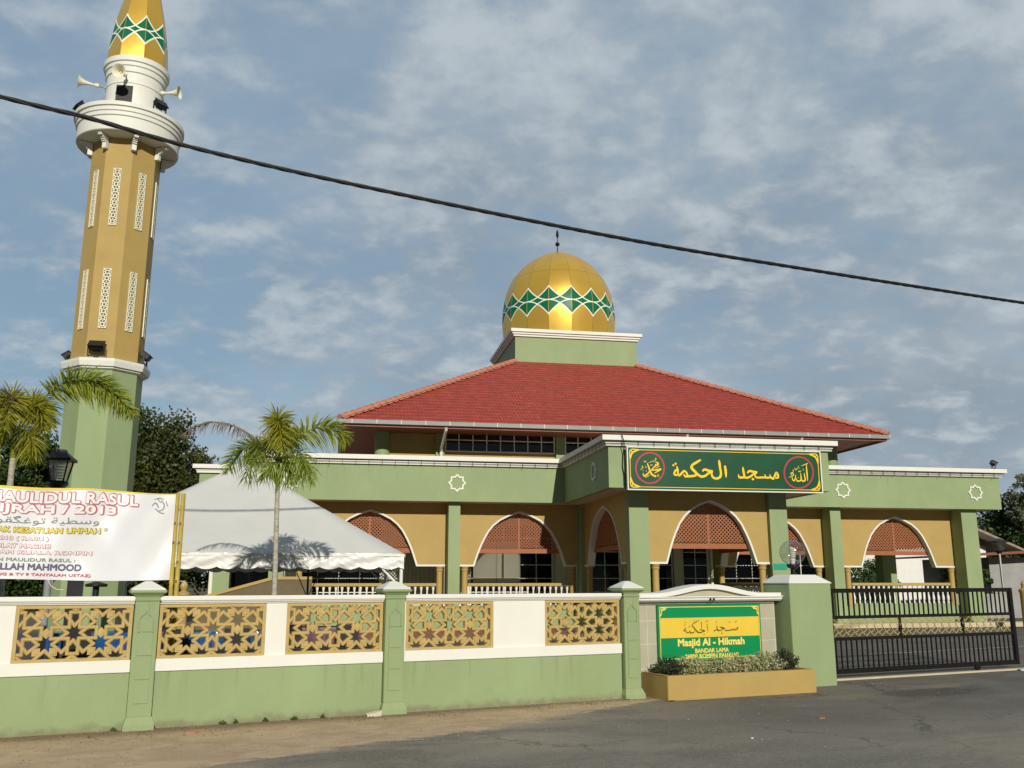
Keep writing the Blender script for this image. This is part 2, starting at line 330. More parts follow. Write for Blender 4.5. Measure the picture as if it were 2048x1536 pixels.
        # soft tree shade in front of the gate, painted into the asphalt colour
        gate_shade = mm('MULTIPLY', rp(mm('ADD', s_, mm('MULTIPLY', mm('SUBTRACT', patch, 0.5), 5.0)), 1.5, 5.0), rp(mm('ADD', n_, mm('MULTIPLY', mm('SUBTRACT', patch, 0.5), 3.0)), -4.6, -2.6))
        asp = mix(mm('MULTIPLY', gate_shade, 0.38), asp, (0.040, 0.038, 0.036, 1))
        asp = blob(8.1, -1.40, 1.3, 0.45, (0.060, 0.040, 0.032, 1), 0.55)
        asp = blob(8.95, -0.80, 1.0, 0.26, (0.30, 0.25, 0.17, 1), 0.5)
        asp = blob(6.6, -1.25, 0.9, 0.30, (0.26, 0.22, 0.15, 1), 0.5)
        asp = blob(6.0, -5.2, 2.2, 0.8, (0.33, 0.29, 0.22, 1), 0.35)
        col = mix(rp(mm('ADD', e, mm('MULTIPLY', mm('SUBTRACT', fine, 0.5), 0.5)), 0.0, 0.16), asp, sand)
    elif kind == 'yard':
        col = mix(0.45, asp, (0.035, 0.034, 0.034, 1))  # yard asphalt darkened too, in place of the same soft shade
    else:
        col = mix(rp(patch, 0.4, 0.6), (0.07, 0.08, 0.03, 1), (0.20, 0.15, 0.09, 1))
    t.links.new(col, b.inputs['Base Color'])
    bp = t.nodes.new('ShaderNodeBump'); bp.inputs['Strength'].default_value = 0.6; bp.inputs['Distance'].default_value = 0.012
    h = mm('ADD', grain, mm('MULTIPLY', fine, 0.8)); t.links.new(h, bp.inputs['Height']); t.links.new(bp.outputs[0], b.inputs['Normal'])
    return m
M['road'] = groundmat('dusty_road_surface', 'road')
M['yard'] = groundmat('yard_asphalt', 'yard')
M['land'] = groundmat('rough_grass_land', 'land')
STROKES={"main":[[[-.039,.141,.061],[-.024,.005,.079],[-.018,-.122,.068],[-.016,-.234,.024]],[[-.228,.312,.03],[-.215,.225,.079],[-.2,.065,.073],[-.18,-.094,.07],[-.213,-.214,.076],[-.337,-.269,.07],[-.444,-.234,.07],[-.486,-.148,.061],[-.465,-.076,.033]],[[-.782,-.051,.052],[-.709,.006,.07],[-.594,-.026,.073],[-.441,-.055,.076]],[[-.461,-.06,.061],[-.589,-.11,.064],[-.702,-.192,.07],[-.828,-.215,.076],[-.934,-.157,.076],[-1.046,-.049,.085],[-1.133,.052,.085],[-1.096,.141,.073],[-.959,.223,.076],[-.821,.306,.052]],[[-.985,-.095,.03],[-1.005,-.175,.067],[-1.136,-.209,.07],[-1.302,-.216,.073]],[[-1.278,-.225,.07],[-1.298,-.118,.061],[-1.379,-.056,.067],[-1.456,-.121,.067],[-1.55,-.205,.055],[-1.58,-.123,.052],[-1.589,-.013,.07],[-1.613,.094,.024]],[[-1.4,-.159,.036],[-1.352,-.221,.061],[-1.286,-.231,.046]],[[-1.584,.003,.052],[-1.669,-.062,.061],[-1.701,-.158,.061],[-1.624,-.188,.052],[-1.571,-.108,.042]],[[-1.757,.11,.012],[-1.72,.114,.07],[-1.683,.118,.012]],[[-1.682,.162,.012],[-1.644,.163,.076],[-1.606,.164,.012]],[[1.491,-.215,.055],[1.541,-.238,.07],[1.598,-.165,.067],[1.666,-.043,.067],[1.712,-.122,.064],[1.703,-.203,.061],[1.587,-.2,.042]],[[1.542,-.234,.061],[1.475,-.2,.058],[1.435,-.104,.024]],[[1.475,-.203,.046],[1.398,-.204,.058],[1.312,-.206,.058],[1.266,-.107,.024]],[[1.32,-.206,.046],[1.243,-.204,.061],[1.141,-.206,.061],[1.004,-.212,.058],[.947,-.162,.055],[.96,-.082,.03]],[[.688,-.08,.046],[.759,-.014,.07],[.878,-.029,.07],[1.022,-.052,.076]],[[.996,-.057,.061],[.881,-.115,.061],[.775,-.19,.064],[.662,-.224,.064],[.596,-.201,.064],[.572,-.074,.07],[.558,.038,.064],[.554,.118,.015]],[[.612,-.209,.061],[.51,-.219,.067],[.417,-.213,.07],[.39,-.118,.018]],[[.817,-.264,.012],[.864,-.263,.079],[.912,-.262,.012]]],"allah":[[[2.698,.223,.021],[2.695,.052,.046],[2.701,-.11,.042],[2.702,-.28,.021]],[[2.53,.191,.018],[2.749,.268,.03]],[[2.602,-.031,.018],[2.613,-.16,.039],[2.62,-.265,.046],[2.531,-.294,.042],[2.492,-.227,.03]],[[2.479,-.042,.018],[2.487,-.179,.039],[2.466,-.273,.042],[2.349,-.295,.042],[2.32,-.207,.027]],[[2.311,-.094,.021],[2.285,-.215,.033],[2.245,-.289,.039],[2.191,-.241,.033],[2.178,-.137,.018]],[[2.154,-.097,.03],[2.215,-.039,.03],[2.235,-.111,.03],[2.169,-.137,.027]],[[2.415,.03,.015],[2.429,-.01,.021],[2.458,.028,.015],[2.478,-.009,.021],[2.493,.032,.012]],[[2.411,.179,.021],[2.446,.103,.012]],[[2.278,.111,.021],[2.33,.06,.024],[2.39,.123,.015]],[[2.234,.058,.03],[2.236,.002,.03]],[[2.07,-.191,.012],[2.16,-.14,.024]],[[2.117,-.061,.012],[2.206,-.02,.021]],[[2.562,.09,.021],[2.593,.037,.015]],[[2.374,-.181,.021],[2.402,-.197,.021]]],"muh":[[[-2.558,.17,.015],[-2.52,.061,.046],[-2.483,-.048,.052],[-2.429,-.165,.055],[-2.357,-.218,.052],[-2.284,-.236,.061]],[[-2.294,.2,.021],[-2.229,.178,.052],[-2.206,.131,.052],[-2.298,.079,.039],[-2.425,-.039,.03]],[[-2.304,.137,.03],[-2.281,.098,.036]],[[-2.434,-.055,.033],[-2.286,-.041,.039],[-2.112,-.012,.055]],[[-2.137,-.025,.046],[-2.221,-.074,.039],[-2.338,-.143,.018]],[[-2.304,-.0,.015],[-2.163,.082,.021]],[[-2.48,-.072,.03],[-2.56,-.172,.046],[-2.668,-.233,.049],[-2.702,-.147,.018]],[[-2.641,-.29,.012],[-2.513,-.219,.024]],[[-2.512,.168,.012],[-2.362,.241,.018]],[[-2.368,.194,.012],[-2.3,.255,.018],[-2.274,.303,.033],[-2.298,.322,.015]],[[-2.66,.234,.018],[-2.631,.192,.024],[-2.585,.236,.012]],[[-2.728,.069,.03],[-2.701,.025,.024],[-2.793,-.058,.009]],[[-2.613,.082,.012],[-2.596,.004,.018]],[[-2.611,-.083,.021],[-2.582,-.085,.021]],[[-2.709,-.069,.021],[-2.683,-.072,.021]],[[-2.458,.122,.012],[-2.437,.086,.018],[-2.412,.119,.012],[-2.388,.092,.018]],[[-2.249,-.161,.009],[-2.201,-.192,.015],[-2.256,-.224,.015],[-2.182,-.259,.012]],[[-2.495,-.19,.021],[-2.471,-.193,.021]]],"rings":[[[-2.02,.025,.046],[-2.029,-.049,.046],[-2.048,-.12,.046],[-2.077,-.189,.046],[-2.117,-.252,.046],[-2.165,-.309,.046],[-2.22,-.357,.046],[-2.282,-.397,.046],[-2.348,-.426,.046],[-2.417,-.444,.046],[-2.488,-.451,.046],[-2.558,-.447,.046],[-2.625,-.431,.046],[-2.69,-.405,.046],[-2.748,-.368,.046],[-2.8,-.321,.046],[-2.844,-.267,.046],[-2.879,-.206,.046],[-2.904,-.139,.046],[-2.919,-.068,.046],[-2.922,.005,.046],[-2.914,.078,.046],[-2.896,.15,.046],[-2.867,.218,.046],[-2.828,.281,.046],[-2.781,.339,.046],[-2.725,.388,.046],[-2.664,.428,.046],[-2.598,.458,.046],[-2.528,.477,.046],[-2.457,.484,.046],[-2.387,.48,.046],[-2.318,.465,.046],[-2.253,.438,.046],[-2.194,.401,.046],[-2.142,.354,.046],[-2.097,.299,.046],[-2.062,.237,.046],[-2.037,.169,.046],[-2.023,.098,.046],[-2.02,.025,.046]],[[2.912,-.016,.046],[2.9,-.094,.046],[2.876,-.17,.046],[2.842,-.242,.046],[2.796,-.309,.046],[2.742,-.369,.046],[2.68,-.42,.046],[2.611,-.462,.046],[2.538,-.493,.046],[2.462,-.512,.046],[2.385,-.519,.046],[2.309,-.515,.046],[2.236,-.498,.046],[2.167,-.47,.046],[2.104,-.431,.046],[2.05,-.382,.046],[2.004,-.324,.046],[1.968,-.259,.046],[1.944,-.189,.046],[1.931,-.114,.046],[1.93,-.037,.046],[1.941,.04,.046],[1.964,.116,.046],[1.998,.188,.046],[2.043,.255,.046],[2.096,.316,.046],[2.158,.368,.046],[2.227,.41,.046],[2.3,.442,.046],[2.377,.462,.046],[2.454,.47,.046],[2.531,.465,.046],[2.605,.449,.046],[2.674,.421,.046],[2.737,.381,.046],[2.793,.332,.046],[2.839,.274,.046],[2.875,.208,.046],[2.899,.137,.046],[2.911,.061,.046],[2.912,-.016,.046]]],"board":[[[-.228,.125,.007],[-.298,.093,.014],[-.371,.053,.014],[-.341,.011,.023],[-.304,-.028,.023],[-.263,-.062,.023],[-.215,-.065,.018],[-.129,-.042,.015]],[[-.235,-.019,.009],[-.18,-.031,.018],[-.126,-.042,.014]],[[-.197,.096,.014],[-.191,.047,.011],[-.191,-.015,.008]],[[-.087,.065,.011],[-.081,.004,.011],[-.07,-.069,.005]],[[-.324,-.038,.008],[-.344,-.059,.015],[-.409,-.066,.02],[-.417,-.031,.009],[-.434,-.059,.014],[-.473,-.061,.016],[-.491,-.029,.011],[-.498,.019,.007]],[[-.502,.002,.007],[-.535,-.029,.016],[-.494,-.035,.012]],[[-.524,.053,.011],[-.514,.053,.011]],[[-.506,.057,.009],[-.496,.057,.009]],[[.493,.005,.007],[.514,-.016,.014],[.479,-.035,.015],[.47,-.017,.008],[.493,.003,.007]],[[.471,-.031,.011],[.449,-.04,.016],[.424,-.017,.008]],[[.427,-.033,.011],[.409,-.039,.014],[.384,-.016,.008]],[[.39,-.032,.011],[.369,-.04,.015],[.342,-.042,.016],[.248,-.044,.015]],[[.157,.013,.012],[.204,.0,.019],[.253,-.014,.018]],[[.25,-.015,.014],[.203,-.022,.012],[.155,-.04,.015],[.115,-.037,.018],[.1,-.005,.015],[.095,.039,.005]],[[.115,-.039,.012],[.082,-.031,.011],[.035,-.044,.019]],[[.184,-.059,.011],[.195,-.06,.011]],[[.085,.104,.005],[.09,.081,.008]],[[.344,.097,.005],[.348,.075,.008]],[[.447,.084,.005],[.489,.093,.008]],[[.169,-.091,.005],[.209,-.08,.008]],[[-.505,.107,.005],[-.501,.086,.008]],[[-.348,.122,.007],[-.331,.11,.007]],[[-.45,.025,.005],[-.41,.038,.008]],[[-.118,.104,.005],[-.071,.111,.008]],[[-.177,-.097,.005],[-.143,-.089,.008]]]}
# ---------------------------------------------------------------- mesh helpers
class MB:
    def __init__(s): s.v = []; s.f = []; s.uv = None; s.sm = []
    def poly(s, pts, smooth=False):
        b = len(s.v); s.v += [tuple(p) for p in pts]; s.f.append(tuple(range(b, b + len(pts)))); s.sm.append(smooth)
    def add(s, vs, fs, smooth=False):
        b = len(s.v); s.v += [tuple(p) for p in vs]
        for f in fs: s.f.append(tuple(b + i for i in f)); s.sm.append(smooth)
    def box(s, x0, x1, y0, y1, z0, z1):
        s.add([(x0, y0, z0), (x1, y0, z0), (x1, y1, z0), (x0, y1, z0), (x0, y0, z1), (x1, y0, z1), (x1, y1, z1), (x0, y1, z1)],
              [(0, 3, 2, 1), (4, 5, 6, 7), (0, 1, 5, 4), (1, 2, 6, 5), (2, 3, 7, 6), (3, 0, 4, 7)]); return s
    def cbox(s, c, ax, ay, az, hx, hy, hz):      # oriented box: centre, unit axes, half sizes
        c = Vector(c); P = []
        for k in (-1, 1):
            for (i, j) in ((-1, -1), (1, -1), (1, 1), (-1, 1)): P.append(c + ax * hx * i + ay * hy * j + az * hz * k)
        s.add(P, [(0, 3, 2, 1), (4, 5, 6, 7), (0, 1, 5, 4), (1, 2, 6, 5), (2, 3, 7, 6), (3, 0, 4, 7)]); return s
    def bar(s, a, b, w, h=None, up=(0, 0, 1)):
        a = Vector(a); b = Vector(b); d = (b - a); l = d.length; d.normalize(); up = Vector(up)
        if abs(d.dot(up)) > 0.97: up = Vector((1, 0, 0))
        x = d.cross(up).normalized(); y = x.cross(d).normalized(); h = h or w
        return s.cbox((a + b) / 2, x, y, d, w / 2, h / 2, l / 2)
    def lathe(s, prof, c=(0, 0, 0), n=16, a0=0.0, smooth=True, cap=True):
        vs = []
        for r, z in prof:
            for k in range(n):
                a = a0 + 2 * math.pi * k / n; vs.append((c[0] + r * math.cos(a), c[1] + r * math.sin(a), c[2] + z))
        fs = []
        for i in range(len(prof) - 1):
            for k in range(n): fs.append((i * n + k, i * n + (k + 1) % n, (i + 1) * n + (k + 1) % n, (i + 1) * n + k))
        s.add(vs, fs, smooth)
        if cap:
            b = len(s.v) - len(vs)
            if prof[0][0] > 1e-4: s.f.append(tuple(b + k for k in reversed(range(n)))); s.sm.append(False)
            if prof[-1][0] > 1e-4: s.f.append(tuple(b + (len(prof) - 1) * n + k for k in range(n))); s.sm.append(False)
        return s
    def tube(s, pts, r, n=8, smooth=True, cap=True):
        pts = [Vector(p) for p in pts]; m = len(pts); vs = []
        rr = r if isinstance(r, (list, tuple)) else [r] * m
        ref = None
        for i, p in enumerate(pts):
            d = (pts[min(i + 1, m - 1)] - pts[max(i - 1, 0)]).normalized()
            if ref is None: ref = Vector((0, 0, 1)) if abs(d.z) < 0.9 else Vector((1, 0, 0))
            x = d.cross(ref).normalized(); y = x.cross(d).normalized(); ref = y
            for k in range(n):
                a = 2 * math.pi * k / n; vs.append(p + x * rr[i] * math.cos(a) + y * rr[i] * math.sin(a))
        fs = [(i * n + k, i * n + (k + 1) % n, (i + 1) * n + (k + 1) % n, (i + 1) * n + k) for i in range(m - 1) for k in range(n)]
        b = len(s.v); s.add(vs, fs, smooth)
        if cap:
            s.f.append(tuple(b + k for k in range(n))); s.sm.append(False)
            s.f.append(tuple(b + (m - 1) * n + k for k in range(n))); s.sm.append(False)
        return s
    def prism(s, poly, y0, y1, plane='xz'):      # convex or simple polygon extruded between two depths
        def P(p, d): return (p[0], d, p[1]) if plane == 'xz' else ((d, p[0], p[1]) if plane == 'yz' else (p[0], p[1], d))
        n = len(poly); s.add([P(p, y0) for p in poly] + [P(p, y1) for p in poly],
              [tuple(range(n)), tuple(reversed(range(n, 2 * n)))] + [(i, (i + 1) % n, n + (i + 1) % n, n + i) for i in range(n)]); return s
    def strip(s, pts, w, y0, y1, side=1, plane='xz', close=False):   # band of width w along a 2D polyline, solid between depths
        n = len(pts); o = []
        for i, p in enumerate(pts):
            a = pts[(i - 1) % n] if close else pts[max(i - 1, 0)]; b = pts[(i + 1) % n] if close else pts[min(i + 1, n - 1)]
            d1 = Vector((p[0] - a[0], p[1] - a[1])); d2 = Vector((b[0] - p[0], b[1] - p[1]))
            if d1.length < 1e-6: d1 = d2
            if d2.length < 1e-6: d2 = d1
            d1.normalize(); d2.normalize()
            n1 = Vector((-d1.y, d1.x)); n2 = Vector((-d2.y, d2.x)); m = (n1 + n2)
            m = m.normalized() if m.length > 1e-5 else n1
            k = w / max(0.35, m.dot(n1)); o.append((p[0] + m.x * k * side, p[1] + m.y * k * side))
        def P(p, d): return (p[0], d, p[1]) if plane == 'xz' else ((d, p[0], p[1]) if plane == 'yz' else (p[0], p[1], d))
        vs = []
        for i in range(n): vs += [P(pts[i], y0), P(o[i], y0), P(o[i], y1), P(pts[i], y1)]
        fs = []
        for i in range(n if close else n - 1):
            a = 4 * i; b = 4 * ((i + 1) % n)
            for k in range(4): fs.append((a + k, a + (k + 1) % 4, b + (k + 1) % 4, b + k))
        if not close: fs += [(0, 1, 2, 3), (4 * n - 1, 4 * n - 2, 4 * n - 3, 4 * n - 4)]
        s.add(vs, fs); return s
    def sweep(s, path, prof, close=False):       # profile (offset to the right of travel, z) along a horizontal path, mitred
        n = len(path); rows = []
        for i, p in enumerate(path):
            a = path[(i - 1) % n] if (close or i > 0) else None; b = path[(i + 1) % n] if (close or i < n - 1) else None
            d1 = Vector((p[0] - a[0], p[1] - a[1])).normalized() if a else None
            d2 = Vector((b[0] - p[0], b[1] - p[1])).normalized() if b else None
            d1 = d1 or d2; d2 = d2 or d1
            n1 = Vector((d1.y, -d1.x)); n2 = Vector((d2.y, -d2.x)); m = (n1 + n2).normalized(); k = 1 / m.dot(n1)
            rows.append([(p[0] + m.x * k * o, p[1] + m.y * k * o, z) for o, z in prof])
        q = len(prof); vs = [v for r in rows for v in r]; fs = []
        for i in range(n if close else n - 1):
            a = i * q; b = ((i + 1) % n) * q
            for k in range(q): fs.append((a + k, b + k, b + (k + 1) % q, a + (k + 1) % q))
        if not close: fs += [tuple(range(q)), tuple(reversed(range((n - 1) * q, n * q)))]
        s.add(vs, fs); return s
    def ribbon(s, pts, y, map3):                 # flat pen stroke with a width at each point
        P = []
        n = len(pts)
        # smooth the stroke
        q = []
        for i in range(n - 1):
            p0 = pts[max(i - 1, 0)]; p1 = pts[i]; p2 = pts[i + 1]; p3 = pts[min(i + 2, n - 1)]
            for k in range(4):
                t = k / 4.0
                q.append(tuple(0.5 * ((2 * p1[j]) + (-p0[j] + p2[j]) * t + (2 * p0[j] - 5 * p1[j] + 4 * p2[j] - p3[j]) * t * t + (-p0[j] + 3 * p1[j] - 3 * p2[j] + p3[j]) * t ** 3) for j in range(3)))
        q.append(pts[-1]); n = len(q); vs = []
        for i in range(n):
            a = q[max(i - 1, 0)]; b = q[min(i + 1, n - 1)]
            d = Vector((b[0] - a[0], b[1] - a[1]))
            d = d.normalized() if d.length > 1e-7 else Vector((1, 0)); w = max(q[i][2], 0.004) / 2
            vs += [map3(q[i][0] - d.y * w, q[i][1] + d.x * w, y), map3(q[i][0] + d.y * w, q[i][1] - d.x * w, y)]
        s.add(vs, [(2 * i, 2 * i + 1, 2 * i + 3, 2 * i + 2) for i in range(n - 1)])
        return s
    def build(s, name, m, parent=None, loc=None, fix=True, bevel=0.0, uv=None, rotz=0.0, sharp=32):
        me = bpy.data.meshes.new(name); me.from_pydata(s.v, [], s.f)
        me.polygons.foreach_set('use_smooth', s.sm)
        if any(s.sm) and sharp: me.set_sharp_from_angle(angle=R(sharp))
        if uv:
            ul = me.uv_layers.new(name='UVMap'); k = 0
            for poly, u in zip(me.polygons, uv):
                for li, c in zip(poly.loop_indices, u): ul.data[li].uv = c
        if fix or bevel:
            bm = bmesh.new(); bm.from_mesh(me)
            if bevel:
                bmesh.ops.remove_doubles(bm, verts=bm.verts, dist=1e-5)
                ed = [e for e in bm.edges if len(e.link_faces) == 2 and e.calc_face_angle(0) > 0.6]
                bmesh.ops.bevel(bm, geom=ed, offset=bevel, segments=2, affect='EDGES', clamp_overlap=True)
            bmesh.ops.recalc_face_normals(bm, faces=bm.faces); bm.to_mesh(me); bm.free()
        me.materials.append(M[m] if isinstance(m, str) else m); me.update()
        o = bpy.data.objects.new(name, me); COL.objects.link(o)
        if parent: o.parent = parent
        if loc: o.location = loc
        if rotz: o.rotation_euler.z = rotz
        return o
def tag(o, label=None, cat=None, group=None, kind=None):
    if label: o['label'] = label
    if cat: o['category'] = cat
    if group: o['group'] = group
    if kind: o['kind'] = kind
    return o
def thing(name, label, cat, loc=(0, 0, 0), rz=0.0, group=None):
    o = bpy.data.objects.new(name, None); COL.objects.link(o); o.location = loc; o.rotation_euler.z = rz; o.empty_display_size = 0.3
    return tag(o, label, cat, group)
def copy_tree(o, parent=None):
    c = o.copy(); COL.objects.link(c)
    if parent is not None: c.parent = parent
    for ch in list(o.children): copy_tree(ch, c)
    return c
def lettering(mb, body, width, height, x, z, y, map3, align='C', bold=0.0, slant=0.0):
    cu = bpy.data.curves.new('t', 'FONT'); cu.body = body; cu.size = 1.0; cu.resolution_u = 3
    ob = bpy.data.objects.new('t', cu); COL.objects.link(ob)
    dg = bpy.context.evaluated_depsgraph_get(); me = bpy.data.meshes.new_from_object(ob.evaluated_get(dg))
    vs = [v.co.copy() for v in me.vertices]; fs = [tuple(p.vertices) for p in me.polygons]
    bpy.data.objects.remove(ob); bpy.data.curves.remove(cu); bpy.data.meshes.remove(me)
    x0 = min(v.x for v in vs); x1 = max(v.x for v in vs); y0 = min(v.y for v in vs); y1 = max(v.y for v in vs)
    cap = height; sx = width / (x1 - x0); sy = cap / (y1 - y0)
    off = {'C': -width / 2, 'L': 0, 'R': -width}[align]
    q_ = bold * height; sh = [(0, 0)] + ([(a * q_, b * q_) for a, b in ((1, 0), (-1, 0), (0, 1), (0, -1), (.7, .7), (-.7, .7), (.7, -.7), (-.7, -.7))] if bold else [])
    for i_, (ax_, az_) in enumerate(sh):
        mb.add([map3(x + off + (v.x - x0) * sx + ax_, z + (v.y - y0) * sy + az_, y - .00012 * i_) for v in vs], fs)
FA = R(15.0); FO = Vector((0.73, 12.60, 0))
def FW(s, n, z=0.0): return Vector((FO.x + s * math.cos(FA) - n * math.sin(FA), FO.y + s * math.sin(FA) + n * math.cos(FA), z))
# ================================================================ ground
def structure(mb, name, m, loc=None, rotz=0.0):
    o = mb.build(name, m, loc=loc, rotz=rotz, fix=False); o['kind'] = 'structure'; return o
g = MB(); g.poly([(-900, -300, -0.02), (900, -300, -0.02), (900, 1500, -0.02), (-900, 1500, -0.02)]); structure(g, 'ground', 'land')
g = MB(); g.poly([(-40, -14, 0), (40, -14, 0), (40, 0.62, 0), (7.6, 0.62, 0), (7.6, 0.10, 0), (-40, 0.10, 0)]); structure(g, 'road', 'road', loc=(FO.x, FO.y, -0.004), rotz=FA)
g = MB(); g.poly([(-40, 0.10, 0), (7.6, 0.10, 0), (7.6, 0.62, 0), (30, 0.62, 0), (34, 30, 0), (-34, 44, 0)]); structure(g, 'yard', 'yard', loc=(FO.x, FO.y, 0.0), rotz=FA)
g = MB(); g.poly([(-14, 22.5, 0.006), (8.0, 22.5, 0.006), (8.0, 33.6, 0.006), (-14, 33.6, 0.006)]); structure(g, 'courtyard_paving', 'darkpaver')
g = MB(); g.poly([(-6, 27.6, 0.011), (7.6, 27.6, 0.011), (7.6, 33.6, 0.011), (-6, 33.6, 0.011)]); structure(g, 'path', 'redpaver')
g = MB(); g.box(15.2, 29.5, 31.6, 31.78, 0.0, 0.16); g.box(15.2, 29.5, 31.78, 33.7, 0.0, 0.10); structure(g, 'kerb', 'kerb')
g = MB(); g.box(7.66, 19, 0.42, 0.50, 0, 0.03); structure(g, 'gate_track_kerb', 'kerb', loc=(FO.x, FO.y, 0), rotz=FA)
g = MB()
for p, q in (((12.0, 20.2), (20.0, 22.8)), ((18.6, 19.6), (24.5, 20.1)), ((17.5, 18.9), (23.2, 19.9))):
    a = Vector((p[0], p[1], 0.008)); b = Vector((q[0], q[1], 0.008)); d = (b - a).normalized(); w = Vector((-d.y, d.x, 0)) * 0.05
    g.poly([a - w, b - w, b + w, a + w])
structure(g, 'painted_marking', 'kerb')
# ================================================================ mosque
MQ = thing('mosque', 'green and ochre mosque with red tiled roof, gold dome and pointed arches', 'mosque', (11.1, 33.9, 0))
def mq(mb, name, m, **k):
    o = mb.build(name, m, MQ, **k); o.location = (-11.1, -33.9, 0); return o
FP = [(-3.26, 59.0), (-3.26, 44.5), (-5.48, 44.5), (-5.48, 36.72), (-3.26, 36.72), (-3.26, 32.9), (7.93, 32.9), (7.93, 27.1), (15.24, 27.1), (15.24, 32.9), (25.87, 32.9), (25.87, 59.0)]
mq(MB().sweep(FP, [(0, 4.46), (0, 5.75), (-0.2, 5.75), (-0.2, 4.46)]), 'fascia', 'greenfascia')
cor = MB()
for prof in ([(0.24, 5.895), (0.24, 6.05), (-0.22, 6.05), (-0.22, 5.895)], [(0.125, 5.815), (0.125, 5.893), (-0.215, 5.893), (-0.215, 5.815)], [(0.10, 5.735), (0.10, 5.813), (-0.21, 5.813), (-0.21, 5.752), (0.004, 5.752), (0.004, 5.735)]):
    cor.sweep(FP, prof)
mq(cor, 'cornice', 'white')
# wire with clips running round under the cornice
wr = MB()
for off, z in ((0.165, 5.862), (0.150, 5.79)):
    wr.tube([(p[0], p[1], z) for p in [(-3.26 - off, 44.0), (-3.26 - off, 36.72 - off)][:0]] or [(-3.26 - off, 32.9 - off, z), (2.2, 32.9 - off, z + 0.01), (7.93 - off, 32.9 - off, z), (7.93 - off, 27.1 - off, z), (11.5, 27.1 - off, z - 0.01), (15.24 + off, 27.1 - off, z)], 0.008, 4)
    wr.tube([(15.3, 32.9 - off, z), (20.0, 32.9 - off, z - 0.012), (25.87 + off, 32.9 - off, z)], 0.008, 4)
def clips(x0, y0, x1, y1, ox, oy, n):
    for i in range(n):
        t = (i + 0.5) / n; x = x0 + (x1 - x0) * t; y = y0 + (y1 - y0) * t
        zb = 5.70 - (0.06 if (i * 7) % 5 == 0 else 0)
        wr.bar((x + ox * 0.175, y + oy * 0.175, zb + 0.03), (x + ox * 0.175, y + oy * 0.175, 5.885), 0.014)
        wr.bar((x + ox * 0.02, y + oy * 0.02, 5.875), (x + ox * 0.175, y + oy * 0.175, 5.86), 0.014)
clips(-3.1, 32.9, 7.5, 32.9, 0, -1, 23); clips(7.93, 32.6, 7.93, 27.2, -1, 0, 12); clips(8.1, 27.1, 15.1, 27.1, 0, -1, 14); clips(15.6, 32.9, 25.8, 32.9, 0, -1, 21)
mq(wr, 'cornice_wire', 'black')
# flat slab and soffit
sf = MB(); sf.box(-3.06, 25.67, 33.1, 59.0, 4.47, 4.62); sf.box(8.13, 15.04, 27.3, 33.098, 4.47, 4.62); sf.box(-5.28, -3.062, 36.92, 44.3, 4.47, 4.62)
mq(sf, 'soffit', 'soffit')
fl = MB(); fl.box(-2.9, 25.4, 33.95, 59.0, 0.0, 0.70); fl.box(8.6, 14.3, 28.0, 33.948, 0.0, 0.70)
mq(fl, 'veranda_floor', 'green')
# arches
ARC = [(0, 0), (.035, .09), (.08, .21), (.14, .345), (.207, .47), (.305, .625), (.42, .745), (.56, .845), (.76, .935), (1, 1)]
def arch_pts(xa, xb, zs, zt):
    c = (xa + xb) / 2; h = c - xa
    l = [(xa + h * t, zs + (zt - zs) * q) for t, q in ARC]
    return l + [(2 * c - x, z) for x, z in reversed(l[:-1])]
def arch_panel(xl, xr, xa, xb, y0, y1, plane='xz', zs=2.26, zt=4.22, top=4.468, trim=True):
    pts = arch_pts(xa, xb, zs, zt); mb = MB()
    P = (lambda x, z, d: (x, d, z)) if plane == 'xz' else (lambda x, z, d: (d, x, z))
    full = [(xl, zs)] + pts + [(xr, zs)]
    for d in (y0, y1):
        for i in range(len(full) - 1):
            a, b = full[i], full[i + 1]; mb.poly([P(a[0], a[1], d), P(b[0], b[1], d), P(b[0], top, d), P(a[0], top, d)])
    for i in range(len(full) - 1):
        a, b = full[i], full[i + 1]; mb.poly([P(a[0], a[1], y0), P(b[0], b[1], y0), P(b[0], b[1], y1), P(a[0], a[1], y1)])
    mb.poly([P(xl, zs, y0), P(xl, zs, y1), P(xl, top, y1), P(xl, top, y0)]); mb.poly([P(xr, zs, y0), P(xr, zs, y1), P(xr, top, y1), P(xr, top, y0)])
    o = mq(mb, 'arch_panel', 'yellow', fix=False)
    lo, hi = min(y0, y1) - 0.025, max(y0, y1) + 0.02
    t = MB().strip([(xl, zs - 0.002)] + [(x, z - 0.002) for x, z in pts] + [(xr, zs - 0.002)], 0.062, lo, hi, side=-1, plane=plane)
    tr = t.build('arch_trim', 'white', o)
    return o
arch_panel(-1.95, 3.72, -0.78, 2.69, 33.9, 34.12)
arch_panel(4.16, 8.62, 4.71, 8.21, 33.9, 34.12)
arch_panel(14.2, 18.68, 14.82, 18.16, 33.9, 34.12)
arch_panel(19.35, 24.45, 20.14, 23.43, 33.9, 34.12)
arch_panel(9.45, 13.50, 10.02, 13.10, 28.10, 28.32)
arch_panel(28.32, 33.45, 28.75, 33.0, 8.80, 9.02, plane='yz')
arch_panel(28.32, 33.45, 28.75, 33.0, 13.90, 14.12, plane='yz')
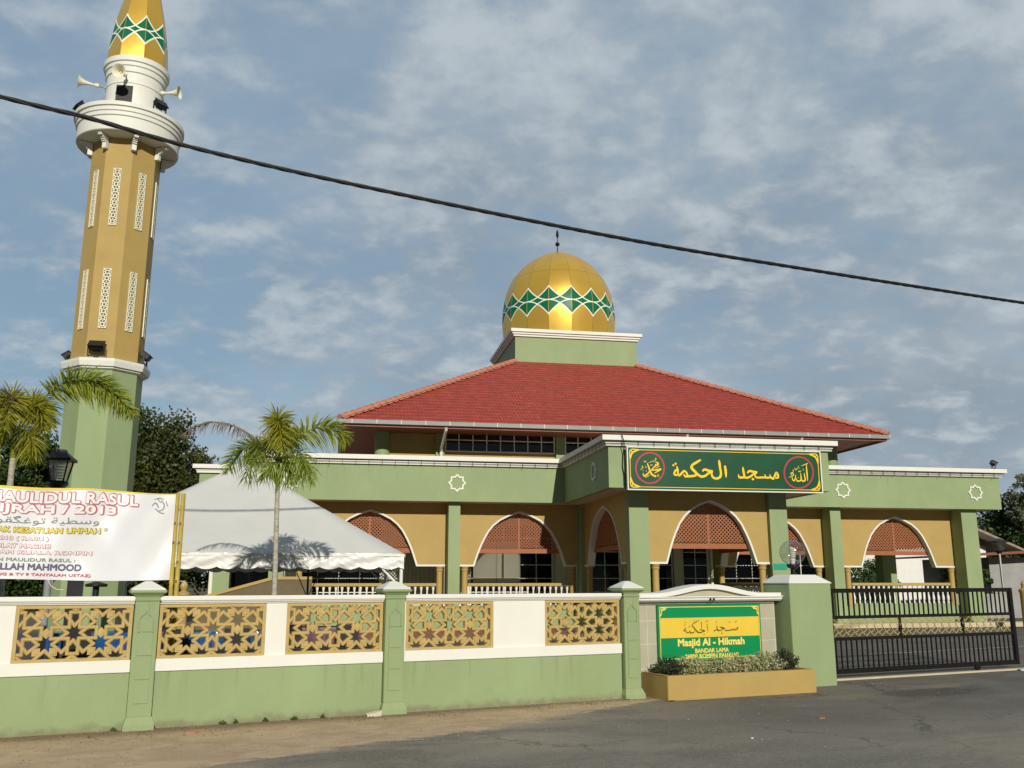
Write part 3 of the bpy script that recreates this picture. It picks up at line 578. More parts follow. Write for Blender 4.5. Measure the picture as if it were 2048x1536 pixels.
# terracotta pierced screens behind the arches
def screen_mesh(w, zb=2.83, zt=4.36):
    mb = MB(); p = 0.126; r = 0.0385; nx = int(w / p); nz = int((zt - zb) / p); h = p / 2
    x00 = -nx * p / 2
    cells = [(x00 + (i + .5) * p, zb + (j + .5) * p) for i in range(nx) for j in range(nz)] + [(x00 + i * p, zb + j * p) for i in range(1, nx) for j in range(1, nz)]
    for cx_, cz_ in cells:
        o = [(cx_ + h * a, cz_ + h * b) for a, b in ((1, 0), (0, 1), (-1, 0), (0, -1))]
        i_ = [(cx_ + r * a, cz_ + r * b) for a, b in ((1, 0), (0, 1), (-1, 0), (0, -1))]
        vs = [(x, d, z) for d in (0, .035) for x, z in o] + [(x, d, z) for d in (0, .035) for x, z in i_]
        fs = []
        for k in range(4):
            k2 = (k + 1) % 4; fs += [(k, k2, 8 + k2, 8 + k), (4 + k, 12 + k, 12 + k2, 4 + k2), (8 + k, 8 + k2, 12 + k2, 12 + k)]
        mb.add(vs, fs)
    return mb
def screen_bars(w):
    b = MB(); b.box(-w / 2 - .05, w / 2 + .05, -0.02, .055, 2.68, 2.842); b.box(-0.045, 0.045, -0.012, .047, 2.843, 4.36)
    b.box(-w / 2 - .05, -w / 2 + 0.08, -0.011, .046, 2.843, 4.36); b.box(w / 2 - .08, w / 2 + .05, -0.011, .046, 2.843, 4.36); b.box(-w / 2 + .08, w / 2 - .08, -0.0105, .0455, 4.28, 4.42)
    return b
proto = {}
def lattice(w, x, y, rz=0.0):
    if w not in proto:
        o = screen_mesh(w).build('lattice_screen', 'terra', MQ, fix=False); b = screen_bars(w).build('screen_frame', 'terra', o); proto[w] = (o, b)
    else:
        s_, b_ = proto[w]; o = s_.copy(); COL.objects.link(o); o.parent = MQ; b = b_.copy(); COL.objects.link(b); b.parent = o
    o.location = (x - 11.1, y - 33.9, 0); o.rotation_euler.z = rz
for x in (0.95, 6.46, 16.49, 21.79): lattice(3.3, x, 34.125)
lattice(3.05, 11.56, 28.325)
lattice(4.2, 9.03, 30.88, R(90)); lattice(4.2, 13.90, 30.88, R(90))
# green pillars
def pillar(x0, x1, y0, y1, z0=0.0, z1=4.468, name='pillar'):
    return mq(MB().box(x0, x1, y0, y1, z0, z1), name, 'green', bevel=0.006)
for a in ((-2.47, -1.97, 33.2, 33.88), (3.72, 4.14, 33.22, 33.88), (8.66, 9.02, 33.46, 33.98), (14.0, 14.16, 33.46, 33.98), (18.58, 19.02, 33.2, 33.88), (24.25, 24.93, 33.2, 33.88),
          (8.80, 9.44, 27.92, 28.31), (13.51, 14.12, 27.92, 28.31), (-4.77, -4.16, 36.8, 37.4), (-2.47, -1.97, 38.9, 39.4), (24.25, 24.93, 39.0, 39.6), (24.25, 24.93, 44.6, 45.2), (24.25, 24.93, 50.2, 50.8), (-2.47, -1.97, 44.4, 44.9)):
    pillar(*a)
# round ochre columns
cp = MB().lathe([(0.105, 0.70), (0.125, 0.75), (0.11, 0.80), (0.108, 2.02), (0.13, 2.05), (0.13, 2.09), (0.112, 2.11), (0.15, 2.17), (0.155, 2.195)], n=18)
c0 = None
for x, y in ((-1.47, 34.0), (3.50, 34.0), (4.42, 34.0), (8.47, 34.0), (18.38, 34.0), (19.6, 34.0), (24.12, 34.0), (9.70, 28.2), (13.29, 28.2), (8.91, 28.55), (8.91, 33.2), (14.01, 28.55), (14.01, 33.2)):
    if c0 is None: c0 = cp.build('column', 'yellow', MQ); o = c0
    else: o = c0.copy(); COL.objects.link(o); o.parent = MQ
    o.location = (x - 11.1, y - 33.9, 0)
# balustrades
bprof = [(0.045, 0.0), (0.045, 0.05), (0.030, 0.07), (0.050, 0.12), (0.058, 0.20), (0.045, 0.28), (0.024, 0.36), (0.034, 0.40), (0.034, 0.43), (0.024, 0.46), (0.040, 0.55), (0.050, 0.61), (0.050, 0.66)]
b0 = MB().lathe(bprof, n=12).build('baluster', 'white', MQ)
first = [True]
def balustrade(x0, x1, y, plane='x', zb=0.82):
    r = MB(); bs = MB()
    if plane == 'x': r.box(x0, x1, y - .10, y + .10, 1.49, 1.60); bs.box(x0, x1, y - .12, y + .12, zb - .09, zb)
    else: r.box(y - .10, y + .10, x0, x1, 1.49, 1.60); bs.box(y - .12, y + .12, x0, x1, zb - .09, zb)
    o = mq(r, 'handrail', 'yellow', bevel=0.012); mq(bs, 'balustrade_base', 'green'); n = max(2, int(round((x1 - x0) / 0.215)))
    for i in range(n):
        t = x0 + (x1 - x0) * (i + .5) / n
        if first[0]: b = b0; first[0] = False
        else: b = b0.copy(); COL.objects.link(b)
        b.parent = o; b.location = (t, y, zb) if plane == 'x' else (y, t, zb)
balustrade(-1.36, 3.39, 34.02); balustrade(4.53, 8.36, 34.02); balustrade(14.3, 18.27, 34.02); balustrade(19.71, 24.0, 34.02); balustrade(28.66, 33.1, 14.01, 'y')
for x0, x1 in ((-1.97, 3.72), (4.14, 8.66), (14.16, 18.58), (19.02, 24.25)): mq(MB().box(x0, x1, 33.88, 33.945, 0.0, 0.728), 'plinth_wall', 'green')

for xa_ in (24.3, -2.42):
    mq(MB().box(xa_, xa_ + .16, 33.96, 58.8, 3.05, 4.466), 'side_arch_panel', 'yellow')
mq(MB().box(21.35, 24.28, 58.6, 58.8, 0.7, 4.466), 'end_wall', 'yellow')
# white eight-pointed stars
def star(cx_, cz_, d, r=0.33, plane='xz'):
    p = []
    for k in range(16):
        a = math.pi / 8 * k; q = r if k % 2 == 0 else r * 0.765; p.append((cx_ + q * math.cos(a), cz_ + q * math.sin(a)))
    mb = MB().strip(p, 0.055, d - 0.035, d + 0.004, side=1, plane=plane, close=True); return mq(mb, 'star_ornament', 'white')
for x in (-1.8, 3.97, 19.02, 24.76): star(x, 5.12, 32.9)
star(28.77, 5.14, 7.93, 0.34, 'yz')
# prayer hall behind the veranda
mq(MB().box(-2.2, 21.1, 36.9, 37.15, 0.7, 4.468), 'hall_wall', 'cream')
cu_ = MB(); q_ = [(2.2 + .02 * i, 36.80 + .022 * math.sin(i * .75) + .01 * math.sin(i * .31)) for i in range(110)]
for a_, b_ in zip(q_, q_[1:]): cu_.poly([(a_[0], a_[1], .95), (b_[0], b_[1], .95), (b_[0], b_[1], 3.3), (a_[0], a_[1], 3.3)], True)
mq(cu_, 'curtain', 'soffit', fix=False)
mq(MB().box(21.102, 21.3, 36.9, 58, 0.7, 4.468), 'hall_side_wall', 'cream')
mq(MB().box(1.4, 1.598, 37.152, 58, 0.7, 4.468), 'hall_side_wall', 'cream')
def window(x0, x1, z0, z1, y, cols, rows, pane='pane', bar=0.035):
    f = MB(); w = bar
    f.box(x0, x1, y - .07, y - .005, z0, z0 + w * 1.3); f.box(x0, x1, y - .07, y - .005, z1 - w * 1.3, z1)
    f.box(x0, x0 + w * 1.3, y - .068, y - .006, z0 + w * 1.3, z1 - w * 1.3); f.box(x1 - w * 1.3, x1, y - .068, y - .006, z0 + w * 1.3, z1 - w * 1.3)
    for i in range(1, cols): x = x0 + (x1 - x0) * i / cols; f.box(x - w / 2, x + w / 2, y - .064, y - .008, z0 + w * 1.3, z1 - w * 1.3)
    for j in range(1, rows):
        z = z0 + (z1 - z0) * j / rows
        for i in range(cols):
            xa = x0 + (x1 - x0) * i / cols + w * .51; xb = x0 + (x1 - x0) * (i + 1) / cols - w * .51
            f.box(xa, xb, y - .06, y - .01, z - w / 2, z + w / 2)
    o = mq(f, 'window', 'winframe')
    MB().box(x0 + .01, x1 - .01, y - .03, y - .002, z0 + .01, z1 - .01).build('pane', pane, o)
    return o
mq(MB().box(5.12, 6.97, 36.77, 36.80, 1.62, 3.2), 'window_blind', 'cream'); mq(MB().box(6.03, 6.07, 36.755, 36.769, 1.62, 3.2), 'blind_joint', 'soffit')
for x0, x1, c in ((-1.7, 1.5, 4), (5.0, 8.35, 5), (9.9, 11.15, 2), (12.2, 13.4, 2), (13.85, 14.95, 2), (15.5, 17.6, 3), (18.4, 20.5, 3)): window(x0, x1, 0.72, 3.9, 36.9, c, 6, bar=0.028)
for x0, x1 in ((8.45, 8.85), (11.3, 11.65), (13.45, 13.8), (15.05, 15.4), (17.7, 18.1)): mq(MB().box(x0, x1, 36.75, 36.898, 0.7, 4.466), 'pilaster', 'cream')
# clerestory
mq(MB().box(1.6, 20.7, 36.9, 37.1, 4.62, 7.52), 'clerestory_wall', 'yellow')
mq(MB().box(1.6, 1.8, 37.1, 56, 4.62, 7.52), 'clerestory_wall', 'yellow')
mq(MB().box(20.5, 20.7, 37.1, 56, 4.62, 7.52), 'clerestory_wall', 'yellow')
for x0, x1 in ((3.93, 8.49), (8.91, 13.43), (13.87, 18.4)): window(x0, x1, 6.79, 7.40 + .37, 36.86, 8, 2, 'paneup', 0.04)
for x0, x1 in ((3.56, 3.90), (8.52, 8.88), (13.46, 13.84), (18.43, 18.8)): mq(MB().box(x0, x1, 36.72, 36.895, 4.62, 7.515), 'pilaster', 'green')
for x in (1.42, 20.86):
    mq(MB().lathe([(0.30, 4.62), (0.30, 7.515)], (x, 36.9, 0), 24), 'round_pillar', 'green')
# roof
XC, YC, HW, HP = 11.12, 46.37, 11.35, 3.12; ZE, ZP = 7.70, 12.22
def roof_side():
    run = HW - HP; slope = math.hypot(run, ZP - ZE); NC = 25; tw = 0.14; cols = int(2 * HW / tw); sub = 4
    mb = MB(); prof = [0.0, 0.018, 0.030, 0.018]
    for j in range(NC):
        t0 = j / NC; t1 = (j + 1) / NC + 0.004
        y0 = -HW + run * t0; y1 = -HW + run * t1; z0 = ZE + (ZP - ZE) * t0; z1 = ZE + (ZP - ZE) * t1
        h0 = HW - run * t0; h1 = HW - run * t1; xs = []
        offx = 0
        k0 = int(-h0 / tw * sub) - 1
        xs = [-h0] + [tw / sub * k + offx * 0 for k in range(k0, -k0 + 1) if abs(tw / sub * k) < h0 - 0.01] + [h0]
        row = []
        for x in xs:
            ph = int(round((x + offx) / (tw / sub))) % sub; w = prof[ph]
            xb = max(-h1, min(h1, x))
            jx = 0.006 * math.sin(37.0 * round(x / tw) + 11 * j)
            row.append(((x, y0 - 0.012, z0 + 0.024 + w + jx), (xb, y1, z1 + 0.004 + w * 0.9), (x, y0 - 0.010, z0 - 0.01 + w * 0.5)))
        vs = [p for r in row for p in r]; fs = []
        for i in range(len(row) - 1):
            a = 3 * i; b = 3 * (i + 1); fs += [(a, b, b + 1, a + 1), (a + 2, b + 2, b, a)]
        mb.add(vs, fs, False)
    return mb
rs = roof_side()
r0 = rs.build('roof', 'roof', MQ, fix=False); r0.location = (XC - 11.1, YC - 33.9, 0)
for k in (1, 2, 3):
    o = r0.copy(); COL.objects.link(o); o.parent = MQ; o.rotation_euler.z = k * math.pi / 2
for sx, sy in ((-1, -1), (1, -1), (1, 1), (-1, 1)):
    mb = MB(); a = Vector((XC + sx * (HW + .05), YC + sy * (HW + .05), ZE + .05)); b = Vector((XC + sx * HP, YC + sy * HP, ZP + .06)); n = 34; d = (b - a) / n
    side = Vector((-sy * sx * 1.0 * sx, sx * sx * 1.0 * sx, 0)); side = d.cross(Vector((0, 0, 1))).normalized(); up = side.cross(d).normalized()
    for i in range(n):
        p = a + d * i; q = p + d * 1.12; vs = []
        for c_, rr, hh in ((p, .165, .15), (q, .13, .115)):
            for k in range(7):
                an = math.pi * k / 6; vs.append(c_ + side * rr * math.cos(an) + up * (hh * math.sin(an) - 0.02))
        mb.add(vs, [(k, k + 1, 7 + k + 1, 7 + k) for k in range(6)] + [(0, 1, 2, 3, 4, 5, 6)], True)
        # scalloped mortar skirt
        for sg in (-1, 1):
            c_ = p + d * .5 + side * sg * .17 + Vector((0, 0, -0.035)); mb.poly([c_ - d * .5 , c_ + d * .5, c_ + d * .3 + side * sg * .07 - Vector((0, 0, .03)), c_ - d * .3 + side * sg * .10 - Vector((0, 0, .045))])
    mb.v = [tuple(v) for v in mb.v]
    mq(mb, 'ridge_tiles', 'ridge', fix=False)
sq = lambda h: [(XC - h, YC + h), (XC - h, YC - h), (XC + h, YC - h), (XC + h, YC + h)]
mq(MB().sweep(sq(HW), [(0.0, 7.52), (0.13, 7.53), (0.15, 7.68), (0.12, 7.68), (0.10, 7.56), (0.0, 7.56)], close=True), 'gutter', 'gutter')
jb = MB()
for i in range(25):
    x = XC - HW + .4 + i * 0.93; jb.box(x, x + .025, YC - HW - .162, YC - HW - .135, 7.53, 7.69)
mq(jb, 'gutter_joint', 'cream')
mq(MB().sweep(sq(HW - .01), [(-0.02, 7.44), (-0.001, 7.44), (-0.001, 7.66), (-0.02, 7.66)], close=True), 'eave_board', 'maroon')
es = MB()
h = HW - .03
es.box(XC - h, XC + h, YC - h, 36.9, 7.515, 7.54); es.box(XC - h, 1.6, 36.9, YC + h, 7.515, 7.54); es.box(20.7, XC + h, 36.9, YC + h, 7.515, 7.54)
mq(es, 'eave_soffit', 'maroon')
for x in (3.78, 13.6, 18.6):
    mq(MB().tube([(x, 35.05, 7.5), (x, 35.1, 7.40), (x - .02, 36.5, 6.9), (x - .02, 36.62, 6.75), (x - .02, 36.62, 4.7)], 0.062, 10), 'downpipe', 'white')
# dome plinth
PX0, PX1, PY0, PY1 = XC - HP + .02, XC + HP + .02, YC - HP, YC + HP
mq(MB().box(PX0, PX1, PY0, PY1, 11.6, 13.52), 'dome_plinth', 'green')
pc = MB(); pp = [(PX0, PY1), (PX0, PY0), (PX1, PY0), (PX1, PY1)]
for prof in ([(0.24, 13.72), (0.24, 13.88), (-0.3, 13.88), (-0.3, 13.72)], [(0.16, 13.62), (0.16, 13.718), (-0.3, 13.718), (-0.3, 13.62)], [(0.09, 13.52), (0.09, 13.618), (-0.3, 13.618), (-0.3, 13.522), (-.05, 13.522), (-.05, 13.52)]): pc.sweep(pp, prof, close=True)
mq(pc, 'plinth_cornice', 'white')
mq(MB().box(PX0 + .31, PX1 - .31, PY0 + .31, PY1 - .31, 13.53, 13.80), 'plinth_roof', 'white')
# dome with sixteen panels
def panelled(prof, n, cx_, cy_, sub, a0, bulge, name, m, parent_fn):
    mb = MB(); uvs = []
    for i in range(len(prof) - 1):
        (r0_, z0_), (r1_, z1_) = prof[i], prof[i + 1]
        for k in range(n):
            for j in range(sub):
                c = []; u = []
                for rr, zz, jj in ((r0_, z0_, j), (r0_, z0_, j + 1), (r1_, z1_, j + 1), (r1_, z1_, j)):
                    t = jj / sub; a = a0 + 2 * math.pi * (k + t) / n
                    flat = math.cos(math.pi / n) / math.cos((t - .5) * 2 * math.pi / n)
                    r_ = rr * (flat + (1 - flat) * bulge); c.append((cx_ + r_ * math.cos(a), cy_ + r_ * math.sin(a), zz)); u.append((t, zz))
                mb.poly(c, True); uvs.append(u)
    return parent_fn(mb, name, m, uvs)
dp = [(2.90, 13.8), (2.97, 14.3), (3.02, 14.8), (3.04, 15.2), (3.02, 15.6), (2.98, 15.95), (2.91, 16.35), (2.80, 16.75), (2.65, 17.15), (2.44, 17.55), (2.17, 17.92), (1.83, 18.27), (1.45, 18.57), (1.05, 18.81), (0.65, 19.0), (0.28, 19.12), (0.02, 19.16)]
def sm_prof(p):
    q = []
    for i in range(len(p) - 1):
        p0 = p[max(i - 1, 0)]; p1 = p[i]; p2 = p[i + 1]; p3 = p[min(i + 2, len(p) - 1)]
        for k in range(3):
            t = k / 3; q.append(tuple(0.5 * ((2 * p1[j]) + (-p0[j] + p2[j]) * t + (2 * p0[j] - 5 * p1[j] + 4 * p2[j] - p3[j]) * t * t + (-p0[j] + 3 * p1[j] - 3 * p2[j] + p3[j]) * t ** 3) for j in range(2)))
    return q + [p[-1]]
def weld(o, sharp_edges=None):
    bm = bmesh.new(); bm.from_mesh(o.data)
    bmesh.ops.recalc_face_normals(bm, faces=bm.faces); bm.to_mesh(o.data); bm.free()
def domefn(mb, name, m, uvs):
    o = mb.build(name, m, MQ, fix=False, uv=uvs); o.location = (10.95 - 11.1, 46.35 - 33.9, 0)
    bm = bmesh.new(); bm.from_mesh(o.data); bmesh.ops.remove_doubles(bm, verts=bm.verts, dist=1e-4)
    for e in bm.edges:
        v1, v2 = e.verts; a1 = math.degrees(math.atan2(v1.co.y, v1.co.x)) % 22.5; 
        if abs(v1.co.z - v2.co.z) > 1e-3 and (a1 < 0.2 or a1 > 22.3): e.smooth = False
    bm.to_mesh(o.data); bm.free(); return o
DOME = panelled(sm_prof(dp), 16, 0, 0, 4, -math.pi / 2, 0.45, 'dome', 'golddome', domefn)
fi = MB().lathe([(0.30, 19.10), (0.16, 19.17), (0.05, 19.2), (0.028, 19.25), (0.028, 19.56), (0.095, 19.60), (0.13, 19.68), (0.095, 19.76), (0.03, 19.80), (0.022, 19.86), (0.018, 20.10)], n=12)
fi.lathe([(0.01, 20.00), (0.06, 20.10), (0.085, 20.22), (0.06, 20.38), (0.005, 20.55)], n=8)
fo = fi.build('finial', 'black', DOME)
# ================================================================ name board over the portico
SB = thing('mosque_sign', 'long dark green sign with yellow Arabic lettering and red rings over the portico', 'sign', (11.64, 26.85, 5.035))
mp_ = lambda x, z, y: (x, y, z)
def rect_frame(w, h, b, y0, y1):
    m_ = MB(); m_.box(-w / 2, w / 2, y0, y1, -h / 2, -h / 2 + b); m_.box(-w / 2, w / 2, y0, y1, h / 2 - b, h / 2)
    m_.box(-w / 2, -w / 2 + b, y0, y1, -h / 2 + b, h / 2 - b); m_.box(w / 2 - b, w / 2, y0, y1, -h / 2 + b, h / 2 - b); return m_
SW, SH = 6.40, 1.335
rect_frame(SW, SH, 0.035, -0.02, 0.10).build('frame', 'white', SB)
MB().box(-SW / 2 + .036, SW / 2 - .036, 0.0, 0.09, -SH / 2 + .036, SH / 2 - .036).build('panel', 'signgreen', SB)
MB().box(-SW / 2 + .3, -SW / 2 + .4, .102, .25, -SH / 2 + .1, SH / 2 - .05).box(SW / 2 - .5, SW / 2 - .4, .102, .25, -SH / 2 + .1, SH / 2 - .05).build('bracket', 'black', SB)
fr = MB(); cw, ch, rc = SW / 2 - .10, SH / 2 - .10, 0.30
for dz in (ch, -ch): fr.ribbon([(-cw + .28, dz, .020), (0, dz, .020), (cw - .28, dz, .020)], -0.006, mp_)
for dx in (cw, -cw): fr.ribbon([(dx, -ch + .28, .022), (dx, 0, .022), (dx, ch - .28, .022)], -0.0065, mp_)
for sx in (-1, 1):
    for sz in (-1, 1):
        fr.ribbon([(sx * (cw - .30), sz * ch, .035), (sx * (cw - .13), sz * (ch - .06), .05), (sx * (cw - .05), sz * (ch - .14), .05), (sx * cw, sz * (ch - .30), .035)], -0.007, mp_)
        fr.ribbon([(sx * (cw - .26), sz * ch, .04), (sx * (cw - .02), sz * (ch - .01), .03), (sx * cw, sz * (ch - .26), .04)], -0.0075, mp_)
        fr.ribbon([(sx * (cw - .03), sz * (ch - .02), .03), (sx * (cw - .09), sz * (ch - .09), .03)], -0.008, mp_)
fr.build('border', 'signyellow', SB, fix=False)
def strokes(keys, m, name, parent, y0=-0.004, mapf=mp_):
    mb = MB(); k = 0
    for key in keys:
        for st in STROKES[key]: mb.ribbon([tuple(p) for p in st], y0 - 0.0006 * k, mapf); k += 1
    return mb.build(name, m, parent, fix=False)
STROKES['w1'] = STROKES['main'][:9]; STROKES['w2'] = STROKES['main'][9:]; STROKES['r1'] = STROKES['rings'][:1]; STROKES['r2'] = STROKES['rings'][1:]
for k_ in ('w1', 'w2', 'allah', 'muh'): strokes([k_], 'signyellow', 'lettering', SB)
for k_ in ('r1', 'r2'): strokes([k_], 'crimson', 'ring', SB, -0.003)
sc_ = tag(MB().tube([(8.28, 26.80, 6.06), (8.34, 26.78, 5.85), (8.37, 26.86, 5.7), (8.385, 27.04, 5.5), (8.36, 27.05, 5.1), (8.40, 27.05, 4.85), (8.40, 27.04, 4.55), (8.44, 27.05, 4.40)], 0.014, 6).build('sign_cable', 'black'), 'thin black cable hanging over the cornice at the left end of the green sign', 'cable')
tag(MB().box(13.55, 14.0, 27.895, 27.918, 2.03, 2.21).build('name_plate', 'teal'), 'small teal plate on the right green pillar of the portico', 'plate')
# ================================================================ minaret
M['painted_shade'] = mat('painted_shade_brown', (0.14, 0.115, 0.065), .8)  # dark brown standing in for shade, on the slot backs and stair wall
MX, MY = -6.27, 25.0
MN = thing('minaret', 'tall octagonal minaret with green base, ochre shaft, white balcony and gold spire', 'minaret', (MX, MY, 0))
A8 = math.pi / 8
def oct_(prof, name, m, **k): return MB().lathe(prof, n=8, a0=A8, smooth=False).build(name, m, MN, **k)
CR = 1 / math.cos(A8)
oct_([(0.94, 0), (0.94, 0.3), (0.915, 0.32), (0.915, 6.90)], 'base', 'green')
oct_([(0.93, 6.90), (1.0, 6.93), (1.0, 6.97), (1.06, 6.975), (1.09, 7.10), (1.09, 7.17), (0.9, 7.19)], 'ledge', 'white')
oct_([(0.885, 7.18), (0.885, 13.30)], 'shaft', 'yellow')
MB().lathe([(0.5, 13.255), (1.29, 13.27), (1.31, 13.29), (1.31, 13.66), (1.345, 13.68), (1.345, 13.78), (1.375, 13.80), (1.375, 13.90), (1.42, 13.92), (1.42, 14.03), (1.36, 14.05), (0.5, 14.06)], n=64).build('balcony', 'white', MN)
MB().lathe([(0.745, 14.0), (0.745, 14.93), (0.765, 14.94), (0.765, 14.97), (0.748, 14.98), (0.748, 15.25), (0.785, 15.27), (0.785, 15.42), (0.82, 15.44), (0.82, 15.54), (0.862, 15.56), (0.862, 15.71), (0.6, 15.74)], (.04, 0, 0), n=64).build('drum', 'white', MN)
for k in range(8):      # scrolled brackets under the balcony
    a = math.pi / 8 + k * math.pi / 4; d = Vector((math.cos(a), math.sin(a), 0)); t = Vector((-d.y, d.x, 0)); up = Vector((0, 0, 1))
    mb = MB()
    for r_, z_, hr, hz in ((0.945, 12.98, .06, .085), (0.965, 13.085, .08, .020), (0.985, 13.125, .10, .020), (1.01, 13.165, .12, .020), (1.05, 13.215, .16, .030), (1.15, 13.247, .09, .012)):
        mb.cbox(d * r_ + up * z_, d, t, up, hr, .058, hz)
    mb.build('bracket', 'white', MN, bevel=0.008)
def slotmesh(h, w=0.19):
    mb = MB(); p = .176; n = int(round(h / p)); p = h / n
    for i in range(n):
        z = -h / 2 + p * (i + .5); r = .034; pts = [(r * math.cos(2 * math.pi * k / 8 + math.pi / 8), z + r * math.sin(2 * math.pi * k / 8 + math.pi / 8)) for k in range(8)]
        mb.strip(pts, .024, -.010, .012, side=-1, close=True)
        for sx in (-1, 1):
            for sz in (-1, 1):
                mb.bar((sx * .040, 0.0005 * sx, z + sz * .040), (sx * w * .47, .0005 * sx, z + sz * p * .49), .030, .018, up=(0, 1, 0))
            mb.bar((sx * .05, 0.001, z), (sx * w * .5, 0.001, z), .016, .016, up=(0, 1, 0))
        mb.box(-.018, .018, -.0095, .0115, z - p / 2 - .016, z - p / 2 + .016)
    mb.box(-w / 2, w / 2, -.012, .013, h / 2 - .008, h / 2 + .010); mb.box(-w / 2, w / 2, -.012, .013, -h / 2 - .010, -h / 2 + .008)
    mb.box(-w / 2 - .004, -w / 2 + .012, -.013, .014, -h / 2 - .010, h / 2 + .010); mb.box(w / 2 - .012, w / 2 + .004, -.013, .014, -h / 2 - .010, h / 2 + .010)
    return mb
sm1 = None
for zc_, hh in ((8.79, 1.58), (11.58, 1.58)):
    base = None; back = None
    for k in range(8):
        a = -math.pi / 2 + k * math.pi / 4; r_ = 0.885 * math.cos(A8)
        if base is None:
            base = slotmesh(hh).build('pierced_slot', 'cream', MN, fix=False); back = MB().box(-.093, .093, .0135, .017, -hh / 2, hh / 2).build('slot_shade_plate', 'painted_shade', base); o = base  # dark plate on the shaft face imitates the shade inside the slot holes
        else:
            o = base.copy(); COL.objects.link(o); o.parent = MN; b_ = back.copy(); COL.objects.link(b_); b_.parent = o
        o.location = ((r_ + .0175) * math.cos(a), (r_ + .0175) * math.sin(a), zc_); o.rotation_euler.z = a + math.pi / 2
cpf = [(0.800, 15.70), (0.800, 15.95), (0.785, 16.2), (0.755, 16.5), (0.71, 16.85), (0.655, 17.2), (0.575, 17.6), (0.475, 18.05), (0.38, 18.5), (0.28, 19.0), (0.18, 19.5), (0.09, 20.0), (0.03, 20.4)]
def conefn(mb, name, m, uvs):
    o = mb.build(name, m, MN, fix=False, uv=uvs); o.location = (.05, 0, 0)
    bm = bmesh.new(); bm.from_mesh(o.data); bmesh.ops.remove_doubles(bm, verts=bm.verts, dist=1e-4)
    for e in bm.edges:
        v1, v2 = e.verts; a1 = math.degrees(math.atan2(v1.co.y, v1.co.x) - A8) % 45
        if abs(v1.co.z - v2.co.z) > 1e-3 and (a1 < 0.3 or a1 > 44.7): e.smooth = False
    bm.to_mesh(o.data); bm.free(); return o
panelled(sm_prof(cpf), 8, 0, 0, 3, A8, 0.12, 'spire', 'goldcone', conefn)
# drum opening, wire
dw = MB(); dw.box(-.26, .16, -.765, -.55, 14.10, 14.84); dw.build('drum_opening', 'black', MN)
MB().tube([(-.84, -.22, 7.2), (-.84, -.22, 10), (-.84, -.21, 13.0)], 0.012, 5).build('wire', 'black', MN)
db = MB().box(-0.18, 0.17, -.93, -.86, 0.0, 2.0).build('door', 'black', MN)
MN.rotation_euler.y = 0.0028
# horns
def horn_mesh():
    mb = MB(); pr = [(0.028, 0.0), (0.035, 0.10), (0.045, 0.16), (0.06, 0.24), (0.09, 0.32), (0.135, 0.385), (0.175, 0.41), (0.180, 0.415), (0.165, 0.405), (0.12, 0.37), (0.08, 0.31), (0.04, 0.22)]
    mb.lathe(pr, n=24, cap=False); mb.lathe([(0.045, -0.10), (0.055, -0.09), (0.055, 0.0), (0.03, 0.02)], n=14); mb.lathe([(0.03, 0.12), (0.05, 0.2), (0.02, 0.26)], n=10); return mb
h0 = None
def horn(dirv, base, label):
    global h0
    d = Vector(dirv).normalized()
    t = thing('horn_speaker', label, 'loudspeaker', base, 0, 'horn speakers round the minaret drum')
    if h0 is None:
        h0 = horn_mesh().build('horn', 'cream', t, fix=True); o = h0
    else: o = h0.copy(); COL.objects.link(o); o.parent = t
    o.rotation_euler = d.to_track_quat('Z', 'Y').to_euler(); o.location = d * 0.10
    br = MB().bar((0, 0, 0), tuple(-Vector((base[0] - MX, base[1] - MY, 0)).normalized() * .22 ), .035).build('bracket', 'chrome', t)
horn((-1, -0.25, 0.06), (MX - 0.78, MY - 0.35, 14.97), 'cream horn speaker on the left of the white minaret drum')
horn((1, -0.2, 0.02), (MX + 0.83, MY - 0.25, 14.97), 'cream horn speaker on the right of the white minaret drum')
horn((-0.12, -1, -0.30), (MX + 0.02, MY - 0.90, 15.06), 'cream horn speaker facing the road above the drum opening')
# flood lights
def flood_mesh():
    mb = MB(); mb.box(-.17, .17, -.07, .05, -.11, .11); mb.box(-.19, .19, -.10, -.072, -.13, .13); mb.box(-.10, .10, .052, .10, -.07, .07); return mb
f0 = None
def floodlight(x, y, z, rz, tilt, label, sc=1.0):
    global f0
    t = thing('floodlight', label, 'floodlight', (x, y, z), R(rz), 'black floodlights on the minaret and the mosque roof')
    if f0 is None:
        hd = flood_mesh().build('housing', 'black', t, bevel=0.01); br = MB().box(-.21, -.195, -.02, .02, -.21, .02).box(.195, .21, -.02, .02, -.21, .02).box(-.21, .21, -.03, .03, -.235, -.212).box(-.05, .05, -.05, .05, -.27, -.236).build('bracket', 'black', t); f0 = (hd, br)
    else:
        hd = f0[0].copy(); COL.objects.link(hd); hd.parent = t; br = f0[1].copy(); COL.objects.link(br); br.parent = t
    hd.rotation_euler.x = R(tilt); hd.location = (0, 0, .27); br.location = (0, 0, .27); t.scale = (sc, sc, sc)
floodlight(MX - 0.02, MY - 0.97, 7.18, 0, -48, 'black floodlight facing the road on the white ledge of the minaret', 1.05)
floodlight(MX - 0.98, MY + 0.1, 7.18, -90, -55, 'black floodlight on the left side of the minaret ledge', .9)
floodlight(MX + 0.98, MY - 0.1, 7.18, 90, -55, 'black floodlight on the right side of the minaret ledge', 1.0)
floodlight(MX - 1.22, MY - 0.3, 14.05, -60, -40, 'black floodlight on the left rim of the round balcony', .98)
floodlight(MX + 0.95, MY - 0.80, 14.05, 50, -35, 'black floodlight on the right rim of the round balcony', .98)
floodlight(25.75, 32.95, 6.05, 70, -60, 'black floodlight on the right corner of the mosque cornice', .95)
